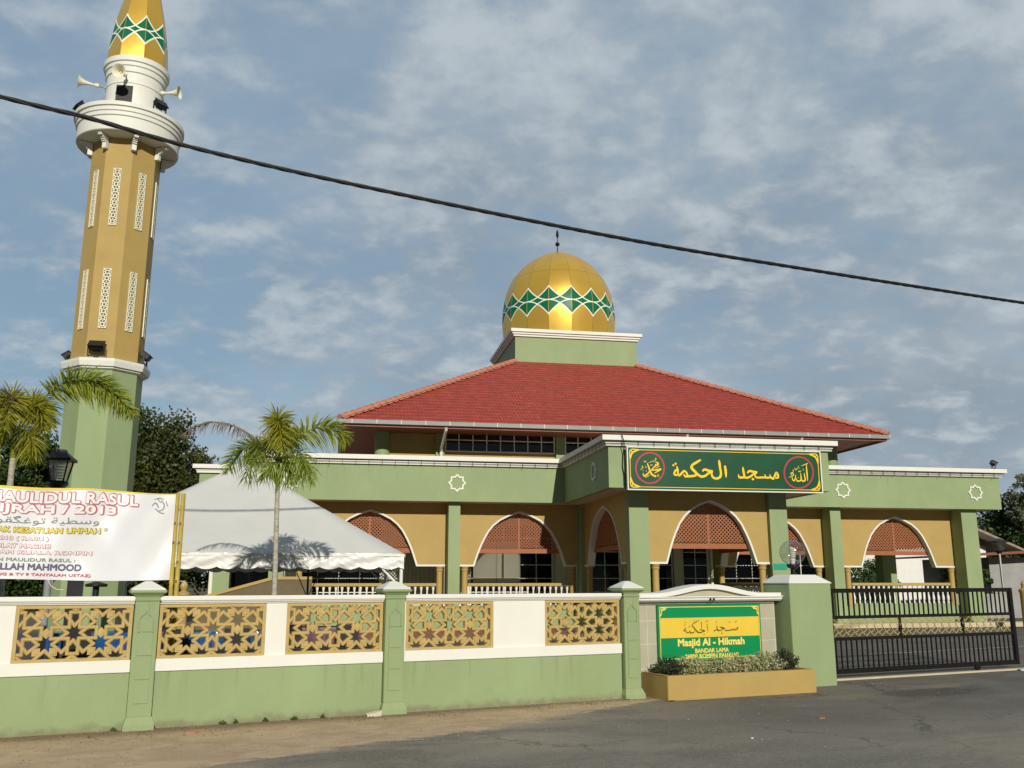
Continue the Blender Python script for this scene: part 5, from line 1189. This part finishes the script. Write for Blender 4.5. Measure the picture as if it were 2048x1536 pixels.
# tables under the tent
def table(x, y, w, d, h, m, label, drop=.25):
    t = thing('cloth_table', label, 'table', (x, y, 0), 0, 'covered tables under the tent'); c_ = MB(); n_ = 60
    c_.box(-w / 2, w / 2, -d / 2, d / 2, h - .03, h); vs = []
    for i in range(n_ + 1):
        xx = -w / 2 + w * i / n_; o_ = .014 * math.sin(xx * 29) + .01 * math.sin(xx * 61 + 1)
        vs += [(xx, -d / 2 - .002, h + .003), (xx, -d / 2 - .012 + o_ * .3, h - .03), (xx, -d / 2 - .02 + o_, h - drop)]
    c_.add(vs, [(3 * i + k, 3 * i + k + 1, 3 * i + 4 + k, 3 * i + 3 + k) for i in range(n_) for k in range(2)], False)
    c_.build('tablecloth', m, t, fix=False)
    for sx in (-1, 1):
        for sy in (-1, 1): MB().box(sx * (w / 2 - .08) - .02, sx * (w / 2 - .08) + .02, sy * (d / 2 - .06) - .02, sy * (d / 2 - .06) + .02, 0, h - .031).build('leg', 'black', t)
table(-4.28, 18.0, 1.5, .75, .78, 'bluecloth', 'table with shiny blue cloth seen through the leftmost fretwork panel', .30)
table(-2.15, 18.0, 1.75, .75, .78, 'bluecloth', 'table with shiny blue cloth seen through the second fretwork panel', .30)
table(-.35, 19.2, 1.6, .75, .78, 'purplecloth', 'table with dull purple cloth under the right side of the tent', .35)
# stack of plastic chairs and bench as dark shapes under the tent's left side
def chair(x, y, rz, label):
    t = thing('plastic_chair', label, 'chair', (x, y, 0), R(rz), 'dark plastic chairs under the tent')
    MB().box(-.22, .22, -.21, .21, .41, .44).build('seat', 'black', t, bevel=.01); MB().box(-.21, .21, .19, .22, .46, .86).build('backrest', 'black', t, bevel=.01)
    for sx in (-1, 1):
        for sy in (-1, 1): MB().bar((sx * .2, sy * .19, .41), (sx * .23, sy * .23, 0), .03).build('leg', 'black', t)
for i, (x, y) in enumerate(((-4.35, 17.35), (-2.75, 17.3), (-1.75, 17.35), (-.9, 18.5), (.15, 18.6))): chair(x, y, 180, ['black plastic chair in front of the left blue table', 'black plastic chair at the left end of the second blue table', 'black plastic chair at the right end of the second blue table', 'black plastic chair at the left end of the purple table', 'black plastic chair at the right end of the purple table'][i])
# newel post with acorn finial and sloping rail by the steps
NP = thing('newel_post', 'ochre newel post with acorn finial beside the steps', 'post', (-4.62, 29.5, 0))
MB().lathe([(.14, 0), (.14, 1.22), (.16, 1.24), (.2, 1.27), (.2, 1.33), (.12, 1.36), (.07, 1.40), (.11, 1.46), (.12, 1.54), (.08, 1.62), (.03, 1.68), (.01, 1.70)], n=18).build('post', 'yellow', NP)
HR = thing('stair_rail', 'sloping ochre handrail wall of the side steps', 'handrail', (-4.3, 30.2, 0))
MB().prism([(0, 0), (3.4, 0), (3.4, 1.72), (2.2, 1.72), (0, 1.12)], 0, .2).build('balustrade_wall', 'painted_shade', HR)  # wall coloured dark to stand in for the tent's shade
MB().bar((0, .1, 1.15), (2.2, .1, 1.76), .28, .09).bar((2.2, .1, 1.765), (3.4, .1, 1.765), .28, .09).build('handrail', 'yellow', HR)
# entrance annex walls under the side porch
AX = thing('side_porch_wall', 'dark doorway and cream wall under the left side porch of the mosque', 'wall', (-3.5, 40.6, 0))
MB().box(-1.9, 1.2, 0, .2, 0, 4.4).build('wall', 'cream', AX); MB().box(-1.4, .6, -.03, -.001, 0, 3.2).build('doorway', 'pane', AX)
# round dark bin and black post by the minaret
LP2 = thing('path_light', 'black path light with flat disc top near the foot of the minaret', 'lamp', (-5.53, 23.0, 0))
MB().lathe([(.07, 0), (.07, 1.54)], n=12).build('post', 'black', LP2); MB().lathe([(.22, 1.54), (.24, 1.56), (.24, 1.60), (.05, 1.66)], n=20).build('cap', 'black', LP2)
# ================================================================ lantern
LN = thing('street_lantern', 'black four-sided street lantern on a grey post in front of the minaret', 'street lamp', (-4.57, 16.0, 0.07))
MB().tube([(0, 0, 0), (0, 0, 2.95)], .055, 12).lathe([(.13, 0), (.13, .35), (.08, .4)], n=16).build('post', 'lamppole', LN)
MB().lathe([(.055, 2.93), (.10, 2.96), (.05, 3.0), (.05, 3.03), (.12, 3.09), (.15, 3.12), (.15, 3.16)], n=16).build('neck', 'black', LN)
ln = MB(); z0, z1, a0, a1 = 3.16, 3.50, .095, .155
for sx, sy in ((1, 1), (1, -1), (-1, 1), (-1, -1)): ln.bar((sx * a0, sy * a0, z0), (sx * a1, sy * a1, z1), .022)
ln.box(-.12, .12, -.12, .12, z0 - .005, z0 + .02)
ln.build('cage', 'black', LN)
gl2 = MB()
for k in range(4):
    a = math.pi / 4 + k * math.pi / 2; b = a + math.pi / 2; r0_ = a0 * math.sqrt(2) * .97; r1_ = a1 * math.sqrt(2) * .97
    gl2.poly([(r0_ * math.cos(a), r0_ * math.sin(a), z0 + .02), (r0_ * math.cos(b), r0_ * math.sin(b), z0 + .02), (r1_ * math.cos(b), r1_ * math.sin(b), z1), (r1_ * math.cos(a), r1_ * math.sin(a), z1)])
gl2.build('lantern_glass', 'clear', LN, fix=False)
rf = MB().lathe([(.29, z1), (.29, z1 + .04), (.26, z1 + .06), (.11, z1 + .16), (.10, z1 + .19), (.02, z1 + .20)], n=4, a0=math.pi / 4, smooth=False); rf.build('hood', 'black', LN)
pts = []
for i in range(70): pts.append((.07 * math.cos(i * .5), .07 * math.sin(i * .5), z0 + .06 + .0038 * i))
MB().tube(pts, .012, 6).build('bulb', 'winframe', LN)
# right-hand far lamp
RL = thing('yard_lamp', 'small four-sided lantern on a thin pale pole beside the grey shed', 'street lamp', (31.05, 40.0, 0))
MB().tube([(0, 0, 0), (0, 0, 3.0)], .06, 10).build('post', 'chrome', RL); MB().lathe([(.08, 2.95), (.16, 3.05), (.2, 3.1)], n=4, a0=math.pi / 4, smooth=False).build('neck', 'black', RL)
MB().lathe([(.2, 3.1), (.36, 3.48)], n=4, a0=math.pi / 4, smooth=False, cap=False).build('lantern_glass', 'clear', RL); MB().lathe([(.46, 3.48), (.46, 3.54), (.1, 3.66), (.02, 3.68)], n=4, a0=math.pi / 4, smooth=False).build('hood', 'black', RL)
# ================================================================ power cable
PC = MB(); cp4 = [(-15.012, 7.465), (-9.012, 6.686), (-5.012, 6.4), (-4.233, 6.356), (-3.345, 6.257), (-2.225, 6.189), (-0.813, 6.144), (1.301, 6.105), (3.114, 6.098), (5.32, 6.135), (7.552, 6.182), (10.223, 6.25), (14.223, 6.392), (19.223, 6.779)]
cl = []
for i in range(len(cp4) - 1):
    p0 = cp4[max(i - 1, 0)]; p1 = cp4[i]; p2 = cp4[i + 1]; p3 = cp4[min(i + 2, len(cp4) - 1)]; m_ = int(22 * abs(p2[0] - p1[0]))
    for k in range(m_):
        t = k / m_; cl.append(tuple(0.5 * ((2 * p1[j]) + (-p0[j] + p2[j]) * t + (2 * p0[j] - 5 * p1[j] + 4 * p2[j] - p3[j]) * t * t + (-p0[j] + 3 * p1[j] - 3 * p2[j] + p3[j]) * t ** 3) for j in range(2)))
for st in range(4):
    pts = [FW(c[0], -2.2 + .0145 * math.cos(c[0] * 7.0 + st * math.pi / 2), c[1] + .0145 * math.sin(c[0] * 7.0 + st * math.pi / 2)) for c in cl]; PC.tube(pts, .0125, 6)
tag(PC.build('overhead_cable', 'rubber', fix=False), 'thick twisted black cable sagging across the sky over the road', 'cable')
# ================================================================ palms
def frond_mesh(base, mid, tip, n=150, ll=.26, plum=1.0, rng=random, droop=.28, wid=.0085, start=.15):
    mb = MB(); rac = MB(); base, mid, tip = Vector(base), Vector(mid), Vector(tip)
    def C(t): return base * (1 - t) ** 2 + mid * 2 * t * (1 - t) + tip * t * t
    pts = [C(i / 14) for i in range(15)]; rac.tube(pts, [.013 * (1 - .8 * i / 14) + .002 for i in range(15)], 5)
    for i in range(n):
        t = start + (1 - start) * (i + rng.random()) / n; p = C(t); d = (C(min(1, t + .02)) - C(t - .02)).normalized()
        side = d.cross(Vector((0, 0, 1))); side = side.normalized() if side.length > .05 else Vector((1, 0, 0)); up = side.cross(d).normalized()
        a = rng.uniform(0, 2 * math.pi)
        if plum < .8: a = rng.gauss(0, .35) + (0 if i % 2 else math.pi)
        o = (side * math.cos(a) + up * math.sin(a) * .9); fw = .15 + .55 * t
        v = (o + d * fw).normalized(); l = ll * (math.sin(math.pi * min(1, .18 + .78 * (t - start) / (1 - start))) ** .6) * rng.uniform(.75, 1.15); w = wid * rng.uniform(.8, 1.3)
        q = v.cross(Vector((rng.gauss(0, 1), rng.gauss(0, 1), rng.gauss(0, 1)))).normalized(); p1 = p; prev = None; vs = []
        for k in range(4):
            f = k / 3; pp = p + v * l * f - Vector((0, 0, droop * l * f * f)); ww = w * (0.5, 1.0, .85, .12)[k]; vs += [pp - q * ww, pp + q * ww]
        mb.add(vs, [(2 * k, 2 * k + 1, 2 * k + 3, 2 * k + 2) for k in range(3)])
    b = len(mb.v); mb.v += rac.v; mb.f += [tuple(b + i for i in f) for f in rac.f]; mb.sm += rac.sm
    return mb
def palm(name, label, loc, height, fronds, seed, crown=.3, r=.042):
    rng = random.Random(seed); t = thing(name, label, 'palm tree', loc, 0, 'young foxtail palms behind the boundary wall'); pts = []; rr = []
    n = 26
    for i in range(n + 1):
        z = height * i / n; pts.append((.02 * math.sin(z * 1.3), .012 * math.sin(z * 2.1), z)); rr.append(r * (1.25 - .42 * i / n) * (1.0 + (.10 if i % 2 else 0)))
    MB().tube(pts, rr, 12).build('trunk', 'trunk', t)
    top = Vector((pts[-1][0], pts[-1][1], height))
    MB().tube([top, top + Vector((0, 0, crown * .4)), top + Vector((0, 0, crown))], [r * .95, r * 1.0, r * .45], 12).build('crownshaft', 'frond', t)
    c = top + Vector((0, 0, crown))
    for f in fronds:
        m, d, kw = f[0], f[1], f[2] if len(f) > 2 else {}
        b_ = c + Vector((d[0][0], d[0][1], d[0][2])) if len(d) == 3 else c
        mid, tip = d[-2], d[-1]
        fm = frond_mesh(b_, c + Vector(mid), c + Vector(tip), rng=rng, **kw); nm = 'dead_frond' if m == 'fronddead' else 'frond'; fm.build(nm, m, t, fix=False)
    return t
P1 = palm('palm_tree', 'slim young palm with one brown dead frond, standing in front of the tent', (-0.893, 13.0, 0), 2.965, [
    ('frondl', ((0.403, 0.000, 0.787), (0.941, 0.000, 0.326)), dict(n=253, ll=.33, wid=0.0088, start=.22)),
    ('frondy', ((-0.115, -0.048, 1.114), (0.077, -0.326, 0.096)), dict(n=308, ll=.33, wid=0.0082, start=.3)),
    ('frond', ((-0.403, 0.096, 0.538), (-0.691, 0.000, -0.154)), dict(n=209, ll=.28, wid=0.0082)),
    ('frondy', ((-0.240, 0.288, 0.595), (-0.422, 0.432, 0.048)), dict(n=165, ll=.28, wid=0.0075)),
    ('fronddead', ((-0.768, 0.096, 0.864), (-1.306, 0.048, 0.346)), dict(n=187, ll=.12, wid=0.0048, droop=.9, start=.2)),
    ('frond', ((0.288, 0.240, 0.403), (0.442, 0.288, -0.144)), dict(n=121, ll=.30, droop=.6, wid=0.0068)),
    ('frond', ((0.288, -0.240, 0.240), (0.461, -0.288, -0.288)), dict(n=77, ll=.27, droop=.7, wid=0.0068)),
    ('frond', ((-0.288, -0.192, 0.240), (-0.403, -0.288, -0.269)), dict(n=77, ll=.27, droop=.7, wid=0.0068)),
    ('frond', ((0.048, 0.384, 0.864), (0.144, 0.768, 0.336)), dict(n=198, ll=.30, wid=0.0088)),
    ('frond', ((0.115, -0.096, 0.048), (0.211, -0.115, -0.288)), dict(n=77, ll=.24, droop=.6)),
    ('frond', ((-0.096, -0.096, 0.019), (-0.192, -0.115, -0.250)), dict(n=66, ll=.22, droop=.6)),
], 3, r=.034)
MB().tube([(-.02, -.03, 2.92), (-.09, -.05, 3.05), (-.22, -.08, 3.34)], .007, 5).build('spathe', 'trunk', P1)
P2 = palm('palm_tree', 'bushy yellowing palm at the left edge with one long frond arching over the minaret', (-4.60, 13.95, 0), 3.36, [
    ('frondl', ((.62, .0, 1.52), (1.56, -.05, .36)), dict(n=572, ll=.36, wid=0.0095, start=.28)),
    ('frondy', ((-.05, -.15, 1.0), (.02, -.55, .05)), dict(n=374, ll=.38, wid=0.0088)),
    ('frondy', ((.22, -.1, .85), (.42, -.2, .08)), dict(n=330, ll=.36, wid=0.0088)),
    ('frondy', ((-.30, -.1, .85), (-.55, -.15, .05)), dict(n=330, ll=.36, wid=0.0088)),
    ('fronddead', ((-.12, -.2, .9), (-.06, -.45, .25)), dict(n=286, ll=.28, wid=0.0054)),
    ('frondy', ((.12, .2, 1.0), (.3, .5, .25)), dict(n=286, ll=.36, wid=0.0088)),
    ('frond', ((-.55, .1, .45), (-.95, .1, -.25)), dict(n=198, ll=.30)),
    ('frondy', ((.22, -.15, .25), (.35, -.25, -.30)), dict(n=165, ll=.30, droop=.6)),
    ('frondy', ((-.22, -.15, .25), (-.35, -.25, -.34)), dict(n=165, ll=.30, droop=.6)),
], 5, r=.045)
# ================================================================ trees
def tree(name, label, x, y, lobes, m, leaf, n, trunk_r, seed, group=None, cat='tree', th=None):
    rng = random.Random(seed); t = thing(name, label, cat, (x, y, 0), 0, group); cr = MB(); tot = sum(l[3] * l[4] for l in lobes)
    for (lx, ly, lz, rx, rz) in lobes:
        k = int(n * rx * rz / tot); cl_ = []
        for i in range(max(12, int(rx * rz * 12))):
            v = Vector((rng.gauss(0, 1), rng.gauss(0, 1), rng.gauss(0, 1))).normalized() * rng.uniform(.30, 1.0) ** .7; cl_.append((Vector((lx + v.x * rx, ly + v.y * rx, lz + v.z * rz)), rng.uniform(.16, .34) * rx))
        for i in range(k):
            c, r_ = rng.choice(cl_); v = Vector((rng.gauss(0, 1), rng.gauss(0, 1), rng.gauss(0, .8))).normalized() * rng.random() ** .45; p = c + v * r_
            if p.z < .1: p.z = .1 + rng.random() * .3
            nrm = Vector((rng.gauss(0, 1), rng.gauss(0, 1), rng.gauss(.6, 1))).normalized(); a = nrm.cross(Vector((rng.gauss(0, 1), rng.gauss(0, 1), rng.gauss(0, 1)))).normalized(); b = nrm.cross(a)
            s_ = leaf * rng.uniform(.6, 1.4); cr.poly([p - a * s_, p - b * s_ * .6, p + a * s_, p + b * s_ * .6])
    cr.build('crown', m, t, fix=False)
    tb = MB(); th_ = th or min(l[2] for l in lobes); tb.tube([(0, 0, 0), (.1, 0, th_ * .6), (0, .1, th_)], [trunk_r * 1.3, trunk_r, trunk_r * .8], 10)
    for (lx, ly, lz, rx, rz) in lobes: tb.tube([(0, .1, th_ * .8), (lx * .5, ly * .5, (th_ + lz) * .5), (lx * .9, ly * .9, lz)], [trunk_r * .6, trunk_r * .4, trunk_r * .15], 6)
    tb.build('trunk', 'bark', t, fix=False); return t
TG = 'dark trees standing behind the mosque grounds'
tree('broadleaf_tree', 'big dark olive tree rising right behind the minaret', -12.6, 62, [(0, 0, 9.2, 3.6, 3.4), (1.8, 0, 7.0, 3.4, 3.0), (-1.5, 0, 6.2, 3.4, 3.2), (2.2, 0, 3.6, 3.2, 3.0), (-.5, -1, 3.0, 3.6, 2.8), (-2.4, 0, 9.0, 2.6, 2.6)], 'treeo', .12, 85000, .45, 11, TG)
tree('broadleaf_tree', 'dark green tree at the left edge behind the yellow palm', -20.2, 60, [(0, 0, 8.4, 3.0, 2.6), (2.6, 0, 7.2, 2.6, 2.8), (-1.5, 0, 5.2, 3.4, 3.0), (2.2, 0, 4.2, 3.2, 2.8), (-1, 0, 2.4, 3.6, 2.2), (3.2, 0, 2.0, 2.6, 2.0)], 'tree', .125, 70000, .4, 12, TG)
tree('broadleaf_tree', 'low dark tree filling the gap left of the minaret foot', -26.5, 64, [(0, 0, 6.4, 3.6, 2.8), (1, 0, 3.4, 3.6, 2.8)], 'tree', .16, 16000, .4, 13, TG)
tree('broadleaf_tree', 'dense dark green tree behind the neighbouring house at the right edge', 57.6, 72, [(0, 0, 5.6, 4.6, 3.6), (-3.3, 0, 4.0, 2.7, 2.3), (3.5, 0, 6.0, 3.6, 3.4), (0, 0, 3.0, 5.5, 2.6)], 'tree', .16, 34000, .4, 14, 'trees at the right edge')
tree('broadleaf_tree', 'pale grey-green feathery tree standing taller at the right edge', 56.4, 69, [(0, 0, 9.0, 1.5, 1.5), (.9, 0, 7.6, 1.5, 1.3), (-.4, 0, 6.7, 1.1, 1.0)], 'treelight', .12, 4500, .15, 15, 'trees at the right edge', th=5)
# bushes seen past the right end of the veranda
def bush(x, y, w, h, label, seed, n=5000, m='hedge', leaf=.07):
    return tree('bush', label, x, y, [(0, 0, h * .55, w, h * .52), (w * .35, 0, h * .35, w * .8, h * .36)], m, leaf, n, .05, seed, 'bushes beside the neighbouring houses', 'bush')
bush(31.8, 44.5, 1.2, 3.6, 'tall green bush climbing the grey shed wall, right of the end pillar', 21, 8000)
bush(33.2, 45.0, .9, 2.6, 'smaller green bush at the foot of the grey shed', 22, 4500)
bush(28.3, 46.5, 1.3, 2.6, 'green bush seen through the right-hand arch', 23, 5000)
bush(30.6, 52, 1.6, 3.4, 'dark green bush behind the column of the right-hand arch', 24, 6000)
# ================================================================ houses at the right
HS = thing('house', 'white gabled house with weathered brown roof beyond the right end of the mosque', 'house', (38.5, 60, 0))
MB().box(-7, 7.0, 0, 9, 0, 4.0).build('wall', 'housewhite', HS)
MB().prism([(-7, 4.0), (7.0, 4.0), (0, 7.4)], -.01, 8.9).build('gable', 'housewhite', HS)
for sx in (-1, 1):
    MB().prism([(0, 7.5), (sx * 9.3, 3.72), (sx * 9.3, 3.55), (0, 7.32)], -1.6, 9.4).build('roof', 'oldroof', HS)
vt = MB()
for j in range(2):
    for i in range(6): vt.box(-6.3 + i * .62, -6.3 + i * .62 + .42, -.03, -.002, 2.5 + j * .35, 2.62 + j * .35)
vt.build('vent', 'black', HS)
MB().box(-5.2, -1.5, -.04, -.003, 0, 1.9).build('doorway', 'black', HS)
SH = thing('shed', 'low grey rendered shed with dark sheet roof at the right edge', 'shed', (37.6, 46, 0))
MB().box(-2.6, 14, 0, 6, 0, 2.95).build('wall', 'concrete', SH)
MB().prism([(-4.4, 2.98), (15, 3.95), (15, 4.06), (-4.4, 3.08)], -1.3, 6.6).build('roof', 'maroon', SH)
WL = thing('low_wall', 'low weathered garden wall behind the right end of the gate', 'wall', (27.5, 38.6, 0), R(4))
MB().box(0, 16, 0, .18, 0, 1.1).build('wall', 'concrete', WL)
KP = thing('kerb_post', 'round ochre bollard with domed top at the right edge', 'bollard', (24.3, 30.2, 0))
MB().lathe([(.17, 0), (.17, 1.25), (.2, 1.3), (.2, 1.36), (.1, 1.42), (.09, 1.5), (.11, 1.56), (.05, 1.66), (.01, 1.68)], n=20).build('post', 'yellow', KP)
# ================================================================ weeds and litter along the wall foot
def gravel():
    mb = MB(); rng = random.Random(5)
    for i in range(2200):
        s_ = rng.uniform(-5.5, 8.5); k = rng.random() ** 1.6; n_ = -.1 - k * (5.2 if rng.random() < .22 else 2.2)
        if 3.7 < s_ < 7.6 and n_ > -.75: continue
        if s_ > 3.0 and rng.random() < .65: continue
        r_ = rng.uniform(.003, .011) * (1.6 if rng.random() < .04 else 1); c = FW(s_, n_, 0); a0 = rng.random() * 6
        top = (c.x + rng.uniform(-.3, .3) * r_, c.y + rng.uniform(-.3, .3) * r_, r_ * rng.uniform(.6, 1.1)); b = [(c.x + r_ * math.cos(a0 + q * 1.3) * rng.uniform(.7, 1.2), c.y + r_ * math.sin(a0 + q * 1.3) * rng.uniform(.7, 1.2), -.002) for q in range(5)]
        mb.add(b + [top], [(q, (q + 1) % 5, 5) for q in range(5)])
    o = mb.build('gravel', mat('loose_stone', (0.25, 0.21, 0.16), .9, .5, 30), fix=False); o['kind'] = 'stuff'; o['label'] = 'loose grit and small stones scattered on the verge and road'; o['category'] = 'gravel'
gravel()
def weeds(name, label, pts, m, size, n, h, cat):
    mb = MB(); rng = random.Random(len(pts) * 7 + n)
    for (s, nn, r_) in pts:
        for i in range(n):
            a = rng.uniform(0, 6.28); rr = rng.random() * r_; c = FW(s + rr * math.cos(a), nn + rr * .5 * math.sin(a), rng.random() * h * (1 - rr / r_ * .6))
            u_ = Vector((rng.gauss(0, 1), rng.gauss(0, 1), rng.gauss(0, .8 if h > .03 else .25))).normalized(); w_ = u_.cross(Vector((rng.gauss(0, 1), rng.gauss(0, 1), rng.gauss(0, 1)))).normalized(); s_ = size * rng.uniform(.6, 1.3)
            mb.poly([c - u_ * s_, c - w_ * s_ * .35, c + u_ * s_, c + w_ * s_ * .35])
    o = mb.build(name, m, fix=False); o['kind'] = 'stuff'; o['label'] = label; o['category'] = cat; return o
weeds('weeds', 'sparse green weeds growing along the foot of the boundary wall', [(-2.15, -.10, .05), (-1.65, -.10, .04), (-1.30, -.10, .05), (-.95, -.10, .03), (-3.35, -.12, .04), (-.3, -.12, .06), (-2.0, -.09, .03)], 'weed', .016, 60, .05, 'weeds')
weeds('dry_leaves', 'brown dry leaves and debris scattered along the wall foot', [(3.4, -.22, .35), (3.9, -.62, .12), (2.7, -.35, .3), (1.9, -.4, .4), (.6, -.42, .5), (-.6, -.4, .5), (-2.2, -.55, .9), (-3.6, -.5, .7), (4.0, -.35, .15)], 'dryleaf', .014, 55, .012, 'dry leaves')
def litter(s, n, pts, h, m, label, name='litter'):
    mb = MB(); mb.add([tuple(FW(s + x, n + y, h * (1 + .5 * math.sin(9 * x + 5 * y)))) for x, y in pts] + [tuple(FW(s + x * .9, n + y * .9, -.003)) for x, y in pts], [tuple(range(len(pts)))] + [(i, (i + 1) % len(pts), len(pts) + (i + 1) % len(pts), len(pts) + i) for i in range(len(pts))]); return tag(mb.build(name, m), label, name.replace('_', ' '))
litter(-.33, -.22, [(-.10, -.03), (.0, -.045), (.10, -.02), (.10, .03), (-.02, .05), (-.10, .03)], .045, 'grout', 'pale flat stone at the foot of the middle wall pillar', 'stone')
litter(-2.55, -.62, [(-.07, -.02), (.02, -.03), (.08, .01), (.0, .03)], .01, 'ridge', 'small pinkish scrap lying on the dirt left of the middle', 'scrap')
litter(2.85, -3.6, [(-.02, -.015), (.02, -.01), (.015, .015), (-.015, .01)], .008, 'litter', 'tiny white scrap of litter on the asphalt')
litter(12.6, .35, [(-.12, -.05), (.1, -.04), (.12, .05), (-.06, .06)], .03, 'litter', 'crumpled white litter beside the gate track at the right')
litter(4.6, -2.8, [(-.05, -.01), (.03, -.02), (.05, .01), (-.01, .02)], .008, 'ridge', 'small pink leaf lying on the asphalt in front of the planter', 'fallen_leaf')
